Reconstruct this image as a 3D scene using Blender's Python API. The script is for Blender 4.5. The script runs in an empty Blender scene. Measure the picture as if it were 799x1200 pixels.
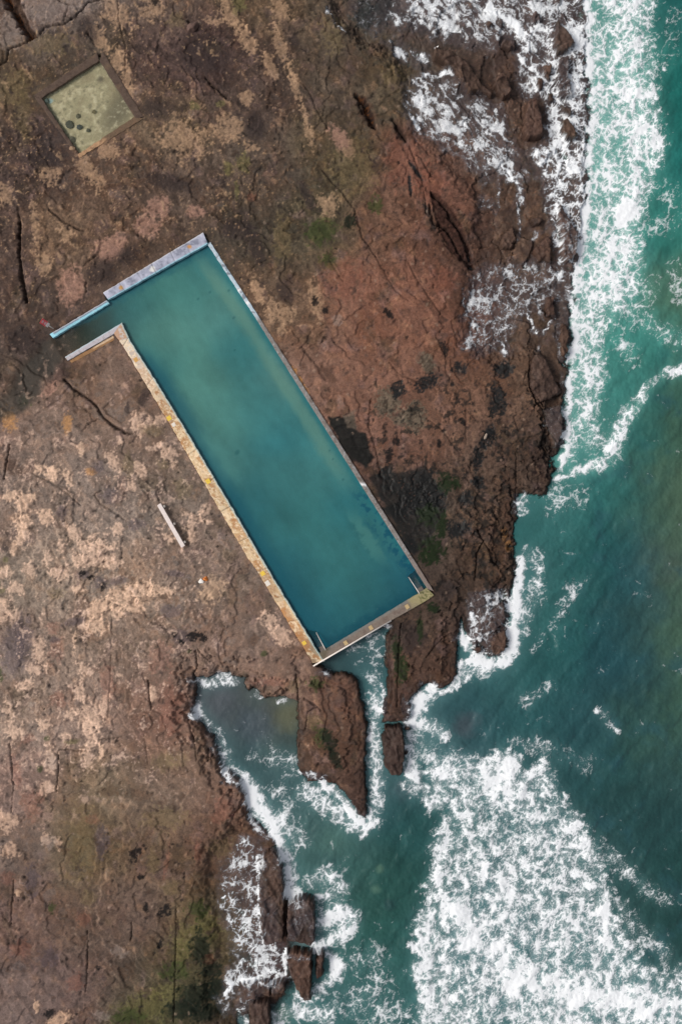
import bpy, bmesh, math, random, time
import numpy as np
T0 = time.time()
F = np.float32
random.seed(7)

# ------------------------------------------------------------------ frame
S, CX, CY, H = 0.1, 399.5, 600.0, 95.0        # metres per photo pixel at sea level, nadir, drone height
ZR = 1.3                                      # mean height of the rock platform
def at(px, py, z=0.0):
    k = S * (H - z) / H
    return ((px - CX) * k, (CY - py) * k, z)

scene = bpy.context.scene
COL = scene.collection

# ------------------------------------------------------------------ noise kit
_ang = np.linspace(0, 2 * np.pi, 256, endpoint=False)
_cos, _sin = np.cos(_ang).astype(F), np.sin(_ang).astype(F)

def hsh(ix, iy, seed):
    h = ix.astype(np.uint32) * np.uint32(374761393) + iy.astype(np.uint32) * np.uint32(668265263) + np.uint32((seed * 2246822519) & 0xffffffff)
    h = (h ^ (h >> np.uint32(13))) * np.uint32(1274126177)
    return h ^ (h >> np.uint32(16))

def gnoise(x, y, seed=0):
    fx0, fy0 = np.floor(x), np.floor(y)
    ix, iy = fx0.astype(np.int32), fy0.astype(np.int32)
    fx, fy = (x - fx0).astype(F), (y - fy0).astype(F)
    u = fx * fx * fx * (fx * (fx * 6 - 15) + 10)
    v = fy * fy * fy * (fy * (fy * 6 - 15) + 10)
    def c(dx, dy):
        k = hsh(ix + dx, iy + dy, seed) & np.uint32(255)
        return _cos[k] * (fx - dx) + _sin[k] * (fy - dy)
    a, b, d, e = c(0, 0), c(1, 0), c(0, 1), c(1, 1)
    p = a + u * (b - a)
    q = d + u * (e - d)
    return (p + v * (q - p)) * F(1.5)

def fbm(x, y, f, octv=4, seed=0, gain=0.55):
    r, a, s = 0, 1.0, 0
    for o in range(octv):
        r = r + a * gnoise(x * f, y * f, seed + o * 17)
        s += a; a *= gain; f *= 2.03
    return (r / s * F(1.35)).astype(F)

def ridged(x, y, f, octv=3, seed=0, gain=0.55):
    r, a, s = 0, 1.0, 0
    for o in range(octv):
        r = r + a * (1 - np.minimum(np.abs(gnoise(x * f, y * f, seed + o * 13)) * 2.2, 1))
        s += a; a *= gain; f *= 2.1
    return (r / s).astype(F)

def worley(x, y, f, seed=0):
    x, y = x * F(f), y * F(f)
    ix, iy = np.floor(x).astype(np.int32), np.floor(y).astype(np.int32)
    f1 = np.full(x.shape, 9, F); f2 = np.full(x.shape, 9, F); idr = np.zeros(x.shape, F)
    for dy in (-1, 0, 1):
        for dx in (-1, 0, 1):
            h = hsh(ix + dx, iy + dy, seed)
            cx = ix + dx + (h & np.uint32(1023)).astype(F) / 1024
            cy = iy + dy + ((h >> np.uint32(10)) & np.uint32(1023)).astype(F) / 1024
            d = np.sqrt((cx - x) ** 2 + (cy - y) ** 2)
            rr = ((h >> np.uint32(20)) & np.uint32(1023)).astype(F) / 1024
            new = d < f1
            f2 = np.where(new, f1, np.minimum(f2, d))
            idr = np.where(new, rr, idr)
            f1 = np.where(new, d, f1)
    return f1, f2, idr

def sstep(a, b, x):
    t = np.clip((x - a) / (b - a), 0, 1)
    return (t * t * (3 - 2 * t)).astype(F)

def lin(c):
    c = np.asarray(c, dtype=np.float64) / 255.0
    return np.where(c <= 0.04045, c / 12.92, ((c + 0.055) / 1.055) ** 2.4).astype(F)

# ------------------------------------------------------------------ grid
STEP = 1.0
def axis(lo, hi):
    core = np.arange(lo, hi + 0.01, STEP)
    g = 2.0 * 1.22 ** np.arange(30)
    mid = np.arange(1, 71) * 3.0                # coarser margin beyond the frame, then on to the horizon
    out = np.concatenate([mid, mid[-1] + np.cumsum(g)])
    return np.concatenate([(lo - out)[::-1], core, hi + out])
gx, gy = axis(-36, 836), axis(-36, 1236)
NX, NY = len(gx), len(gy)
QX, QY = np.meshgrid(gx.astype(F), gy.astype(F))              # sea-level pixel frame
KR = H / (H - ZR)
RX, RY = (CX + (QX - CX) * KR).astype(F), (CY + (QY - CY) * KR).astype(F)   # rock-level pixel frame
WX, WY = (QX - F(CX)) * F(S), (F(CY) - QY) * F(S)             # world metres
rx1, ry1 = RX[0], RY[:, 0]

def win(x0, y0, x1, y1, ax=None, ay=None):
    ax = rx1 if ax is None else ax
    ay = ry1 if ay is None else ay
    return slice(np.searchsorted(ay, y0), np.searchsorted(ay, y1)), slice(np.searchsorted(ax, x0), np.searchsorted(ax, x1))

def poly_sdf(X, Y, poly):
    P = np.asarray(poly, dtype=F); Q = np.roll(P, -1, 0)
    d2 = np.full(X.shape, 1e12, F); ins = np.zeros(X.shape, bool)
    for (ax, ay), (bx, by) in zip(P, Q):
        ex, ey = bx - ax, by - ay
        wx, wy = X - ax, Y - ay
        t = np.clip((wx * ex + wy * ey) / max(ex * ex + ey * ey, 1e-9), 0, 1)
        dx, dy = wx - t * ex, wy - t * ey
        d2 = np.minimum(d2, dx * dx + dy * dy)
        if by != ay:
            ins ^= ((ay > Y) != (by > Y)) & (X < (bx - ax) * (Y - ay) / (by - ay) + ax)
    d = np.sqrt(d2)
    return np.where(ins, d, -d).astype(F)

LX, LY = np.arange(-60, 861, 2.0), np.arange(-60, 1261, 2.0)
LGX, LGY = np.meshgrid(LX.astype(F), LY.astype(F))
def sample(field, x, y):
    u = np.clip((x - LX[0]) / 2.0, 0, len(LX) - 1.001); v = np.clip((y - LY[0]) / 2.0, 0, len(LY) - 1.001)
    i, j = u.astype(np.int32), v.astype(np.int32)
    fu, fv = (u - i).astype(F), (v - j).astype(F)
    if field.ndim == 3:
        fu, fv = fu[..., None], fv[..., None]
    return (field[j, i] * (1 - fu) * (1 - fv) + field[j, i + 1] * fu * (1 - fv) + field[j + 1, i] * (1 - fu) * fv + field[j + 1, i + 1] * fu * fv).astype(F)

def seg_dist(X, Y, pts):
    """distance to a polyline and the parameter (0..n-1) of the nearest point"""
    best = np.full(X.shape, 1e9, F); par = np.zeros(X.shape, F)
    for k in range(len(pts) - 1):
        ax, ay = pts[k][:2]; bx, by = pts[k + 1][:2]
        ex, ey = bx - ax, by - ay
        t = np.clip(((X - ax) * ex + (Y - ay) * ey) / max(ex * ex + ey * ey, 1e-6), 0, 1)
        d = np.hypot(X - ax - t * ex, Y - ay - t * ey)
        m = d < best
        best = np.where(m, d, best); par = np.where(m, k + t, par)
    return best, par

def idw(ctrl, sig):
    """smooth field through control points: (x, y, values...)"""
    c = np.asarray(ctrl, dtype=F)
    gx4, gy4 = LGX[::4, ::4], LGY[::4, ::4]
    num = 0; den = 0
    for row in c:
        d2 = (gx4 - row[0]) ** 2 + (gy4 - row[1]) ** 2
        w = np.exp(-d2 / (2 * sig * sig)) + 1e-4 / (1 + d2 / 4000) ** 2
        num = num + w[..., None] * row[2:]
        den = den + w[..., None]
    f = num / den
    # bilinear up to the low-res grid
    jj = np.clip(np.arange(len(LY)) / 4.0, 0, f.shape[0] - 1.001); ii = np.clip(np.arange(len(LX)) / 4.0, 0, f.shape[1] - 1.001)
    j0, i0 = jj.astype(int), ii.astype(int)
    fj, fi = (jj - j0)[:, None, None], (ii - i0)[None, :, None]
    a = f[j0][:, i0]; b = f[j0][:, i0 + 1]; c2 = f[j0 + 1][:, i0]; d = f[j0 + 1][:, i0 + 1]
    return (a * (1 - fj) * (1 - fi) + b * (1 - fj) * fi + c2 * fj * (1 - fi) + d * fj * fi).astype(F)

# shared noises in the rock frame
N0 = fbm(RX, RY, 1 / 130, 3, 3)
N1 = fbm(RX, RY, 1 / 46, 4, 11)
N2 = fbm(RX, RY, 1 / 17, 4, 23)
N3 = fbm(RX, RY, 1 / 7, 3, 31)
N4 = fbm(RX, RY, 1 / 3, 2, 47)
M1 = fbm(RX, RY, 1 / 60, 4, 91)
M2 = fbm(RX, RY, 1 / 22, 4, 77)
def rot(ang):
    c, s = math.cos(ang), math.sin(ang)
    return RX * F(c) + RY * F(s), -RX * F(s) + RY * F(c)
U, V = rot(math.radians(57.5))                # along / across the pool's long side, the main joint direction
ST = fbm(U / 5 + N2 * 1.2, V + N1 * 4, 1 / 7, 4, 59)     # streaks along the joints
U2, V2 = rot(math.radians(88))
ST2 = fbm(U2 / 5, V2 + N1 * 5, 1 / 8, 4, 63)
print('noise', time.time() - T0)

# ------------------------------------------------------------------ coast line
LAND = [(690,-4000),(690,-60),(688,0),(690,40),(692,90),(691,150),(687,200),(689,240),(686,275),(681,300),(675,315),(670,340),(670,375),(671,410),(666,440),
 (662,470),(665,500),(661,520),(651,530),(648,545),(649,560),(646,572),(638,582),(627,580),(610,577),(609,590),(607,610),(604,630),(606,650),(610,660),(608,675),
 (601,692),(598,708),(598,735),(598,760),(591,770),(576,771),(562,768),(556,756),(548,744),(541,722),(537,748),(537,770),(535,795),(528,805),(513,809),(506,803),(498,804),(487,814),
 (480,821),(483,832),(479,846),(471,849),(450,850),(449,838),(452,825),(455,815),(455,800),(452,770),(453,750),(459,734),(420,745),(366,777),(379,783),(385,790),(400,791),
 (411,792),(417,798),(421,817),(427,834),(430,860),(429,879),(427,909),(429,930),(430,964),(421,959),(412,941),(394,922),(380,916),(366,918),(350,905),(347,888),(348,856),(349,824),
 (336,820),(328,817),(312,819),(304,815),(299,808),(288,809),(286,796),(272,791),(257,790),(242,796),(226,791),(227,813),(224,836),(234,851),(248,866),(254,883),
 (255,893),(263,906),(274,910),(284,927),(289,938),(289,961),(299,969),(316,983),(322,995),(308,1002),(303,1012),(285,1000),(268,1014),(262,1030),(260,1040),(263,1073),(276,1095),
 (282,1121),(268,1147),(261,1166),(268,1190),(276,1201),(280,1260),(280,5000),(-5000,5000),(-5000,-4000)]
sd_land_l = poly_sdf(LGX, LGY, LAND)
wx, wy = N2 * 3.0 + N3 * 2.2 + N4 * .8, M2 * 3.0 + fbm(RX, RY, 1 / 6, 3, 131) * 2.4
shx = sstep(560, 640, RX) * sstep(620, 480, RY)
SD = sample(sd_land_l, RX + wx * (1 + 1.2 * shx) + N1 * 9 * shx, RY + wy)
box_l = np.where((LGX > 340) & (LGX < 560) & (LGY > 700), -20, 20).astype(F)

# low shelf where the swash runs
SHELF = [(375,-60),(388,15),(415,45),(450,62),(470,85),(470,120),(490,160),(525,195),(560,235),(545,300),(545,330),(540,400),(560,420),(598,425),(625,412),(640,480),(650,540),(720,540),(720,-60)]
SH = sample(poly_sdf(LGX, LGY, SHELF), RX + wx * 3, RY + wy * 3)

# ------------------------------------------------------------------ rock heights
hc = idw([(0,0,2.3),(100,100,2.1),(250,60,1.9),(380,60,1.45),(300,220,1.6),(60,260,1.9),(420,250,1.35),(520,280,1.2),(40,420,1.35),(30,520,1.6),(120,560,1.6),(60,700,1.9),
          (170,690,1.95),(180,620,1.6),(260,700,1.5),(120,850,1.8),(200,880,1.5),(100,1000,1.7),(220,1000,1.3),(240,1120,0.95),(60,1180,1.8),(200,1190,1.0),(320,790,1.35),(390,840,1.4),(400,940,1.0),
          (450,420,1.3),(480,560,1.15),(560,480,1.1),(600,520,1.1),(560,640,1.1),(500,760,1.2),(470,820,1.1),(640,560,0.8),(580,730,0.5),(620,300,0.9),(600,200,0.8),(540,130,0.75)], 55)[..., 0]
SMO = sample(idw([(x,y,v) for x,y,v in [(200,900,1),(215,850,1),(120,960,.9),(180,960,.9),(250,960,.8),(100,430,.8),(130,460,.7),(40,480,.6),(420,420,.8),(400,360,.7),(450,340,.6),(230,560,.4),(30,800,.4),(200,800,.6),(320,780,.7),(400,830,.5),(60,50,.5),(140,300,.5),(110,330,.6),(530,490,.6),(20,30,.6),(240,130,.2),(300,200,0),(60,230,0),(120,640,.1),(160,700,0),(60,700,.1),(60,580,.3),(90,850,.15),(200,1100,.3),(60,1100,.6),(150,1050,.75),(200,1010,.85),(100,1080,.6),(150,1130,.5),(330,120,.3),(480,600,0),(600,300,.1),(560,640,.2),(500,300,.2),(420,240,.4),(620,480,.2),(400,930,.3),(330,1100,.2),(375,850,.9),(395,820,.9),(500,770,.7),(470,800,.6),(465,880,.6),(250,900,.8),(240,850,.8),(330,800,.8),(270,960,.7),(200,180,.2),(160,60,.1),(300,330,.2)]],45)[...,0], RX, RY)
ROU = np.clip(.88 - .80 * SMO, .1, 1).astype(F)
BASE = sample(hc, RX, RY) + 0.14 * N0 + 0.10 * N1
# bedding ledges
tq = (N0 * 1.1 + N1 * 0.45 + M1 * 0.35 + (RX * 0.0022 - RY * 0.0012)) * 3.0
fr = tq - np.floor(tq)
BASE += 0.16 * (np.floor(tq) + sstep(0.40, 0.52, fr) - tq) * 1.0
BASE += 0.09 * N2 * (.4 + .6 * ROU) + (0.085 * N3 + 0.04 * N4 + 0.05 * ST) * ROU
led = sstep(9 + 9 * N2 + 5 * N3, 6 + 9 * N2 + 5 * N3, SD) * sstep(-40, 0, SD)
wide = sstep(-5, 12, sample(box_l, RX, RY))
BASE -= (.42 * led) * (.35 + .65 * wide) + .30 * sstep(22 + 12 * N1 + 6 * N3, 19 + 12 * N1 + 6 * N3, SD)
shelf = sstep(-8, 14, SH)
BASE = BASE * (1 - shelf) + shelf * (0.28 + 0.16 * N1 + 0.16 * N2 + 0.06 * N3)
EW = 3.0 + 5 * shelf + 3 * np.abs(N1)
e = sstep(-2.0, 1.0, SD / EW * 2 + 0.2)
BED = -2.2 + 0.3 * N1
Z = BED + (BASE - BED) * e

LEDGE = [(252,1040),(256,1006),(276,985),(305,985),(335,1060),(338,1150),(320,1180),(285,1195),(258,1195),(252,1150),(268,1120),(262,1095)]
lg = sample(poly_sdf(LGX, LGY, LEDGE), RX + wx * 2, RY + wy * 2)
lz = 0.10 + .12 * N2 + .10 * N1 + .05 * N3
k_ = sstep(-30, 3, lg + 6 * N2)
Z = np.where(lg > -38, Z * (1 - k_) + k_ * np.maximum(lz, np.minimum(Z, lz)), Z).astype(F)
# rock albedo -----------------------------------------------------------------
CT = [(0,0,104,86,77),(60,15,112,97,92),(100,0,108,94,88),(200,0,99,82,72),(300,0,100,82,64),(400,0,90,77,64),(500,0,84,72,68),(600,0,88,72,66),
 (0,100,95,80,64),(100,60,86,74,62),(200,70,88,69,64),(250,60,82,63,60),(300,100,86,70,62),(400,100,88,75,63),(470,90,92,80,62),(520,90,84,68,58),(600,100,84,64,54),
 (0,200,84,68,62),(50,190,76,62,58),(120,200,104,82,68),(200,160,104,86,68),(200,210,90,74,66),(300,200,92,78,68),(400,190,90,78,60),(480,190,112,80,66),(600,200,92,72,60),
 (0,300,92,74,66),(80,280,108,86,68),(130,300,98,78,66),(200,250,96,78,66),(280,280,78,68,58),(330,290,82,72,58),(380,260,86,78,60),(450,260,110,80,64),(520,250,112,76,62),(540,300,88,64,54),(620,280,98,76,62),
 (0,380,86,70,64),(60,370,82,68,62),(110,360,98,80,70),(300,350,104,82,66),(360,360,112,88,70),(420,350,126,88,72),(500,340,122,84,68),(540,370,112,76,62),(620,380,90,72,60),
 (20,430,84,72,64),(70,440,104,82,70),(110,430,114,94,82),(150,440,118,96,84),(360,440,122,92,78),(420,440,126,90,74),(480,420,122,86,70),(560,460,110,80,64),(620,450,96,74,60),
 (0,500,116,92,80),(60,510,120,100,88),(130,490,122,102,90),(180,500,112,92,80),(440,520,122,88,74),(480,530,116,84,70),(560,520,104,82,70),(530,480,116,84,68),(630,530,78,62,54),
 (10,600,126,106,94),(60,570,122,106,96),(120,590,120,104,94),(200,600,114,100,90),(230,560,110,94,82),(460,570,84,70,64),(500,600,76,70,62),(560,580,96,76,64),(600,560,84,66,54),(570,640,94,72,58),
 (20,680,124,108,94),(90,660,134,116,102),(160,690,140,116,98),(230,650,118,100,90),(270,680,112,94,82),(300,740,112,94,84),(520,670,80,66,58),(580,680,84,66,54),
 (20,760,126,108,98),(90,760,124,104,90),(170,750,122,104,92),(250,760,118,96,84),(320,780,118,92,78),(490,720,82,66,56),(500,780,92,68,56),(570,740,88,70,64),
 (20,830,128,110,98),(100,840,130,108,96),(170,820,120,94,80),(205,840,120,86,72),(220,880,112,88,72),(400,830,106,78,66),(380,870,94,74,60),(465,880,78,58,48),(465,820,84,62,52),
 (30,920,126,102,92),(110,930,112,94,74),(190,930,110,90,76),(260,940,112,84,70),(420,930,80,58,50),(400,890,96,70,58),
 (30,1000,114,98,90),(100,990,108,92,70),(180,990,108,88,72),(250,1000,102,78,64),(310,1040,84,64,54),
 (30,1080,112,90,82),(100,1080,108,88,76),(170,1070,106,86,76),(230,1080,98,84,60),(350,1120,80,56,48),
 (30,1160,112,94,88),(100,1150,108,88,82),(160,1150,94,80,66),(220,1150,84,78,52),(250,1190,78,68,52),(310,1190,76,56,48),(180,1190,76,76,46)]
ctl = np.array(CT, dtype=F)
lc = np.concatenate([ctl[:, :2], lin(ctl[:, 2:5])], 1)
A = sample(idw(lc, 26), RX + N1 * 14, RY + M1 * 14)

def mixto(sl, m, rgb, k=1.0):
    m = (m * k)[..., None]
    A[sl] = A[sl] * (1 - m) + lin(rgb) * m
WET = np.zeros_like(RX); CR = np.zeros_like(RX)
ALL = (slice(None), slice(None))

# mineral tints and grain of the sandstone
mixto(ALL, sstep(0.12, 0.7, M2 + 0.5 * M1), (112, 92, 92), 0.40)
mixto(ALL, sstep(0.15, 0.75, N2 * 0.7 + ST * 0.6), (150, 116, 88), 0.28)
mixto(ALL, sstep(0.25, 0.8, M1 - N2 * 0.5), (96, 84, 56), 0.30)
N5 = gnoise(RX / F(1.9), RY / F(1.9), 49)
FS = fbm(U / 7 + N2, V + N2 * 2, 1 / 3.2, 3, 61)          # fine scoring along the joints
# exfoliated sheets: sharp-edged ragged steps of slightly different tone
for fq, seed, amp in ((3.2, 5, .17), (4.5, 9, .13)):
    q = (N1 * .8 + M2 * .55 + N0 * .9 + N3 * .16 + N4 * .08) if seed == 5 else (M1 * .9 + N2 * .55 + M2 * .3 + N3 * .2 + N4 * .1)
    lev = np.floor(q * fq + 50).astype(np.int32)
    hv = hsh(lev, np.full_like(lev, seed), 3).astype(F) / 2 ** 32 - .5
    hu = hsh(lev, np.full_like(lev, seed), 4).astype(F) / 2 ** 32 - .5
    A *= (1 + 2 * amp * hv)[..., None]
    A *= 1 + (hu[..., None] * .22) * np.array([.35, -.15, -.6], F)
    frc = q * fq + 50 - lev
    A *= (1 - .16 * sstep(.08, .0, frc))[..., None]
    Z += (0.05 * (lev - 50) * .4 * (seed == 5)).astype(F) * 0
lum = 1 + 0.20 * N2 + (0.26 * N3 + 0.26 * N4) * ROU + .13 * N5 * (.5 + .5 * ROU) + 0.12 * ST + .14 * FS * (.5 + .5 * ROU) + 0.10 * N1
A *= np.clip(lum, 0.35, 1.9)[..., None]

def ell(cx, cy, a, b, ang, rag=0.55, pad=1.9, feather=0.24):
    R = max(a, b) * pad
    sl = win(cx - R, cy - R, cx + R, cy + R)
    c, s = math.cos(math.radians(ang)), math.sin(math.radians(ang))
    dx, dy = RX[sl] - cx, RY[sl] - cy
    g = 1 - np.hypot((dx * c + dy * s) / a, (-dx * s + dy * c) / b)
    q = rag * (0.55 * N3[sl] + 0.5 * N2[sl] + 0.35 * N4[sl] + .16 * N5[sl])
    m = sstep(-feather, feather, g + q - 0.05)
    return sl, m * (.50 + .50 * sstep(-.55, .25, N4[sl] * .8 + N3[sl] * .4 + g * .5))

C = dict(pale=(202,168,144), pink=(170,130,114), tan=(178,146,116), bright=(206,170,142), grey=(148,136,130), olive=(112,98,66), green=(62,76,34), dgreen=(30,42,28),
         ygreen=(104,100,58), red=(136,80,64), dark=(62,52,52), purple=(84,74,82), black=(28,26,28), pool=(27,34,38), ochre=(170,120,56), rust=(122,72,40), yellow=(160,140,64),
         lump=(106,96,82), blue=(98,102,112), brown=(84,60,48), dbrown=(46,30,22), lgrey=(128,116,112))
PATCH = {
 'pale': [(162,497,8,15,0),(175,494,7,6,0),(187,492,6,9,20),(135,543,7,15,-30),(165,550,6,12,-20),(199,532,8,15,-15),(180,527,10,3,20),(187,522,5,4,0),(142,519,4,4,0),(156,569,4,10,-15),
   (59,654,5,8,0),(73,671,13,8,0),(40,666,9,9,0),(113,647,22,19,0),(90,624,9,11,0),(6,716,9,13,0),(19,720,8,9,0),(49,760,8,13,0),(9,671,10,10,0),(45,783,12,7,-10),(27,804,6,5,0),
   (51,849,9,7,0),(19,856,11,10,0),(86,836,8,7,0),(96,808,6,16,0),(107,841,13,23,-20),(101,781,11,5,30),(109,858,11,17,0),(124,826,5,15,15),(105,888,7,13,0),(62,892,10,14,0),(58,922,9,9,0),
   (79,862,9,5,0),(11,960,13,11,0),(13,994,11,8,20),(180,814,5,10,0),(240,600,6,10,0),(225,620,5,16,5),(230,606,16,4,20),(316,725,12,10,30),(330,745,10,14,-40),(70,988,5,9,-30),(55,980,5,8,0),
   (118,640,12,10,0),(140,620,9,6,0),(200,630,7,6,0),(75,640,6,8,0),(35,800,6,8,0),(12,830,7,9,0),(140,790,6,4,30),(100,735,5,5,0),(22,690,10,8,0),(95,655,7,9,0),(135,660,13,8,0)],
 'bright': [(50,550,7,7,0),(63,554,8,10,0),(16,581,10,8,0),(31,588,11,12,30),(30,615,11,11,0),(55,605,8,10,0),(82,562,5,10,-20),(97,528,4,9,10),(29,626,8,15,0),(17,641,5,9,0),(120,712,22,10,-25),
   (143,698,18,11,-25),(165,690,18,9,-5),(190,692,16,6,10),(113,731,14,10,0),(90,750,3,16,0),(64,552,5,6,0),(72,1191,13,8,-10),(45,1176,3,8,0),(23,1044,4,4,40),(120,879,3,9,0),(94,690,6,4,0),(140,715,8,10,0),(160,712,14,6,0)],
 'tan': [(10,232,11,12,0),(44,264,5,24,-4),(62,208,12,12,0),(80,276,8,12,-30),(54,312,10,12,0),(215,166,28,20,20),(268,152,16,16,30),(289,118,8,8,0),(295,174,9,6,0),(383,243,13,13,0),(302,340,7,16,-20),
   (329,367,18,13,20),(370,352,8,22,-10),(180,14,14,14,0),(252,28,12,5,10),(272,20,10,24,-30),(290,50,9,22,-32),(318,80,7,16,-30),(360,150,4,24,-15),(140,20,12,22,-35),(120,50,8,20,-30),(150,90,6,24,-10),
   (140,75,8,20,0),(108,205,10,24,-30),(128,180,14,10,0),(250,690,14,18,-30),(330,388,6,6,0),(240,700,10,8,0),(345,100,5,20,-20),(330,60,7,30,-20),(330,20,10,26,-15),(100,160,20,6,-30)],
 'pink': [(86,336,16,22,10),(132,292,20,15,-25),(173,266,15,13,0),(187,245,15,13,0),(60,446,12,22,30),(230,250,10,8,0),(400,165,10,20,-30)],
 'ochre': [(350,448,4.5,21,-31),(108,553,8,4,10),(592,626,5,9,0),(598,640,5,8,0),(11,491,9,15,0),(80,495,6,12,0)],
 'olive': [(180,505,12,7,0),(151,543,7,17,0),(192,544,8,6,0),(215,572,10,13,0),(98,983,18,44,0),(193,957,26,15,0),(192,893,12,11,0),(257,997,14,13,0),(210,890,12,10,0),(180,1010,9,14,0),(414,196,28,32,0),
   (468,88,20,16,0),(208,28,12,8,0),(250,60,10,6,0),(268,200,7,9,0),(368,845,9,10,0),(345,805,10,9,0),(20,105,22,20,0),(60,55,26,16,0),(30,140,10,40,0),(330,280,10,30,0),(110,400,14,8,-30),(105,1050,10,9,0),(390,40,14,22,0),(70,695,9,8,0),(200,1040,10,8,0)],
 'ygreen': [(229,127,6,5,0),(258,124,6,4,0),(278,224,3,11,0),(267,200,5,7,0),(88,867,9,3,-5),(228,1101,28,18,0),(175,1182,36,15,0),(240,1085,14,12,0),(213,1120,9,16,0),(5,690,4,5,0),(10,655,4,5,0),(285,190,8,14,0),(200,1165,18,12,0),(280,10,8,12,0)],
 'green': [(377,272,20,15,0),(231,1067,11,11,0),(28,470,9,7,-15),(56,864,4,3,0),(370,802,9,9,0),(492,737,4,15,0),(465,760,7,12,0),(470,785,8,16,0),(222,763,3,3,0),(50,900,4,4,0),(378,863,9,14,-30),(62,1062,4,6,0),(3,790,4,8,0),
   (440,240,8,10,0),(205,1140,16,12,0),(150,1192,20,9,0),(310,766,4,4,0),(385,306,10,10,0)],
 'dgreen': [(235,1115,12,22,0),(252,1165,10,14,0),(215,1185,24,12,0),(522,566,9,11,0),(503,603,13,13,0),(518,617,5,16,0),(508,642,15,14,0),(502,652,11,9,0),(247,1142,12,12,0),(230,1170,26,16,0),(410,260,7,9,0),(372,758,6,5,0),(507,712,8,6,0),(385,868,8,16,-30),(393,890,6,14,-20),(240,1192,20,9,0),(535,568,6,7,0),(450,1,12,22,0),(430,12,16,18,0)],
 'red': [(65,735,7,9,0),(68,761,9,16,0),(21,901,5,20,-10),(41,939,13,16,0),(71,819,10,10,0),(128,798,9,22,0),(34,866,10,5,-30),(9,1027,9,9,0),(28,1107,12,10,0),(244,1128,7,7,0),(475,190,26,30,0),(505,215,20,24,0),(90,1150,9,10,0),(100,1075,8,8,0),
   (200,830,14,34,0),(260,950,12,16,0),(190,770,14,20,0),(320,800,20,6,0),(110,960,8,7,0),(520,330,18,14,0),(295,232,5,4,0),(160,1000,6,5,0),(400,330,26,24,0),(232,1000,4,14,5),(195,1010,3,18,10)],
 'purple': [(101,673,9,6,0),(120,683,9,8,0),(139,680,13,5,-10),(90,728,15,5,-15),(65,748,7,4,0),(205,672,14,4,10),(200,715,12,9,0),(215,745,14,10,0),(20,760,14,30,0),(130,580,12,10,30),(75,600,6,8,0),(30,745,10,30,0),(118,548,8,9,30),(160,615,10,6,0),(60,1120,12,12,0),(40,1030,8,20,0),(120,985,8,20,0)],
 'dark': [(187,131,22,13,0),(56,186,28,13,0),(120,320,20,14,-30),(150,300,16,10,-30),(334,344,9,15,-15),(480,747,20,20,0),(522,690,15,12,0),(240,65,30,26,0),(300,150,12,18,0),(280,270,22,12,0),(200,215,30,10,10),(60,430,26,16,30),(30,400,22,16,0),(170,465,6,14,30),(150,480,3,8,0),(300,290,10,24,-20),(10,640,6,9,0),(105,40,10,16,-30),(340,40,8,20,-30),(345,540,0.1,0.1,0),(360,230,6,22,-25)],
 'lump': [(455,472,17,18,0),(486,488,14,20,0),(500,425,9,14,-30),(470,490,12,10,0)],
 'pool': [(467,458,9,11,0),(500,448,15,9,-20),(478,575,30,12,20),(470,600,20,12,0),(505,578,20,14,0),(583,469,12,17,0),(590,432,12,11,0),(573,509,9,15,15),(560,537,7,15,0),(566,522,6,8,0),(539,620,16,10,0),(545,585,9,9,0),(540,432,10,8,0),(560,565,8,9,0),(530,450,3,3,0),
   (490,590,26,16,10),(452,556,7,9,0),(515,590,10,8,0),(480,640,9,14,-30),(508,265,3,10,-30),(500,245,2.5,12,-20),(492,560,18,9,0),(488,200,3,12,-35),(480,215,2,14,-5)],
 'black': [(205,743,6,4,0),(225,745,6,6,0),(238,747,5,5,0),(214,752,5,3,40),(99,670,4,4,0),(108,676,4,4,0),(122,688,4,6,0),(159,1000,5,12,25),(193,1067,8,7,-40),(60,1185,9,5,-20),(171,1065,3,5,0),(187,1108,3,6,20),(166,1027,4,3,0),(345,160,0.1,0.1,0),(464,517,5,6,0),(456,533,4,10,10),
   (183,8,5,5,0),(370,352,4,6,-20),(381,364,4,4,0),(116,1134,3,3,0),(520,408,4,8,-20),(455,368,4,9,-30),(520,505,3,3,0),(515,520,4,5,-30),(543,495,3,6,-30)],
 'brown': [(19,548,9,13,-25),(470,152,8,15,-30),(430,132,9,20,-30),(525,270,22,36,-25),(385,440,6,16,-35),(560,300,18,20,0),(540,350,14,20,0),(600,600,14,40,0)],
 'grey': [(60,16,38,17,0),(18,40,15,24,10),(100,8,24,12,0),(62,892,8,10,0),(60,985,9,8,0),(395,375,6,6,0),(120,1190,10,6,0),(140,1115,12,6,30)],
}
for k, lst in PATCH.items():
    kk = dict(pale=.56, bright=.62, tan=.5, pink=.6, ochre=.7, olive=.45, ygreen=.6, green=.75, dgreen=.85, red=.30, purple=.6, dark=.72, lump=.9, pool=.93, black=.9, brown=.6, grey=.38)[k]
    rag = dict(pale=1.15, bright=1.05, tan=1.2, lump=.7, pink=.7, pool=.9, dark=.8, olive=1.0, ygreen=1.1, green=1.1, black=1.3, red=1.0).get(k, .9)
    for (x, y, a, b, g) in lst:
        sl, m = ell(x, y, a, b, g, rag)
        tex = 1 + 0.16 * N4[sl] + 0.14 * N3[sl]
        mm = (m * kk)[..., None]
        A[sl] = A[sl] * (1 - mm) + lin(C[k]) * tex[..., None] * mm
        if k in ('pool',):
            Z[sl] -= 0.10 * m; WET[sl] = np.maximum(WET[sl], m)
        if k in ('pale', 'bright'):
            Z[sl] += 0.05 * m
        if k in ('lump',):
            Z[sl] += m * 0.05 * np.maximum(N3[sl] + N4[sl], 0)
            A[sl] *= (1 - 0.5 * m * sstep(0.0, -0.5, N3[sl] + .6 * N4[sl]))[..., None]
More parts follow.
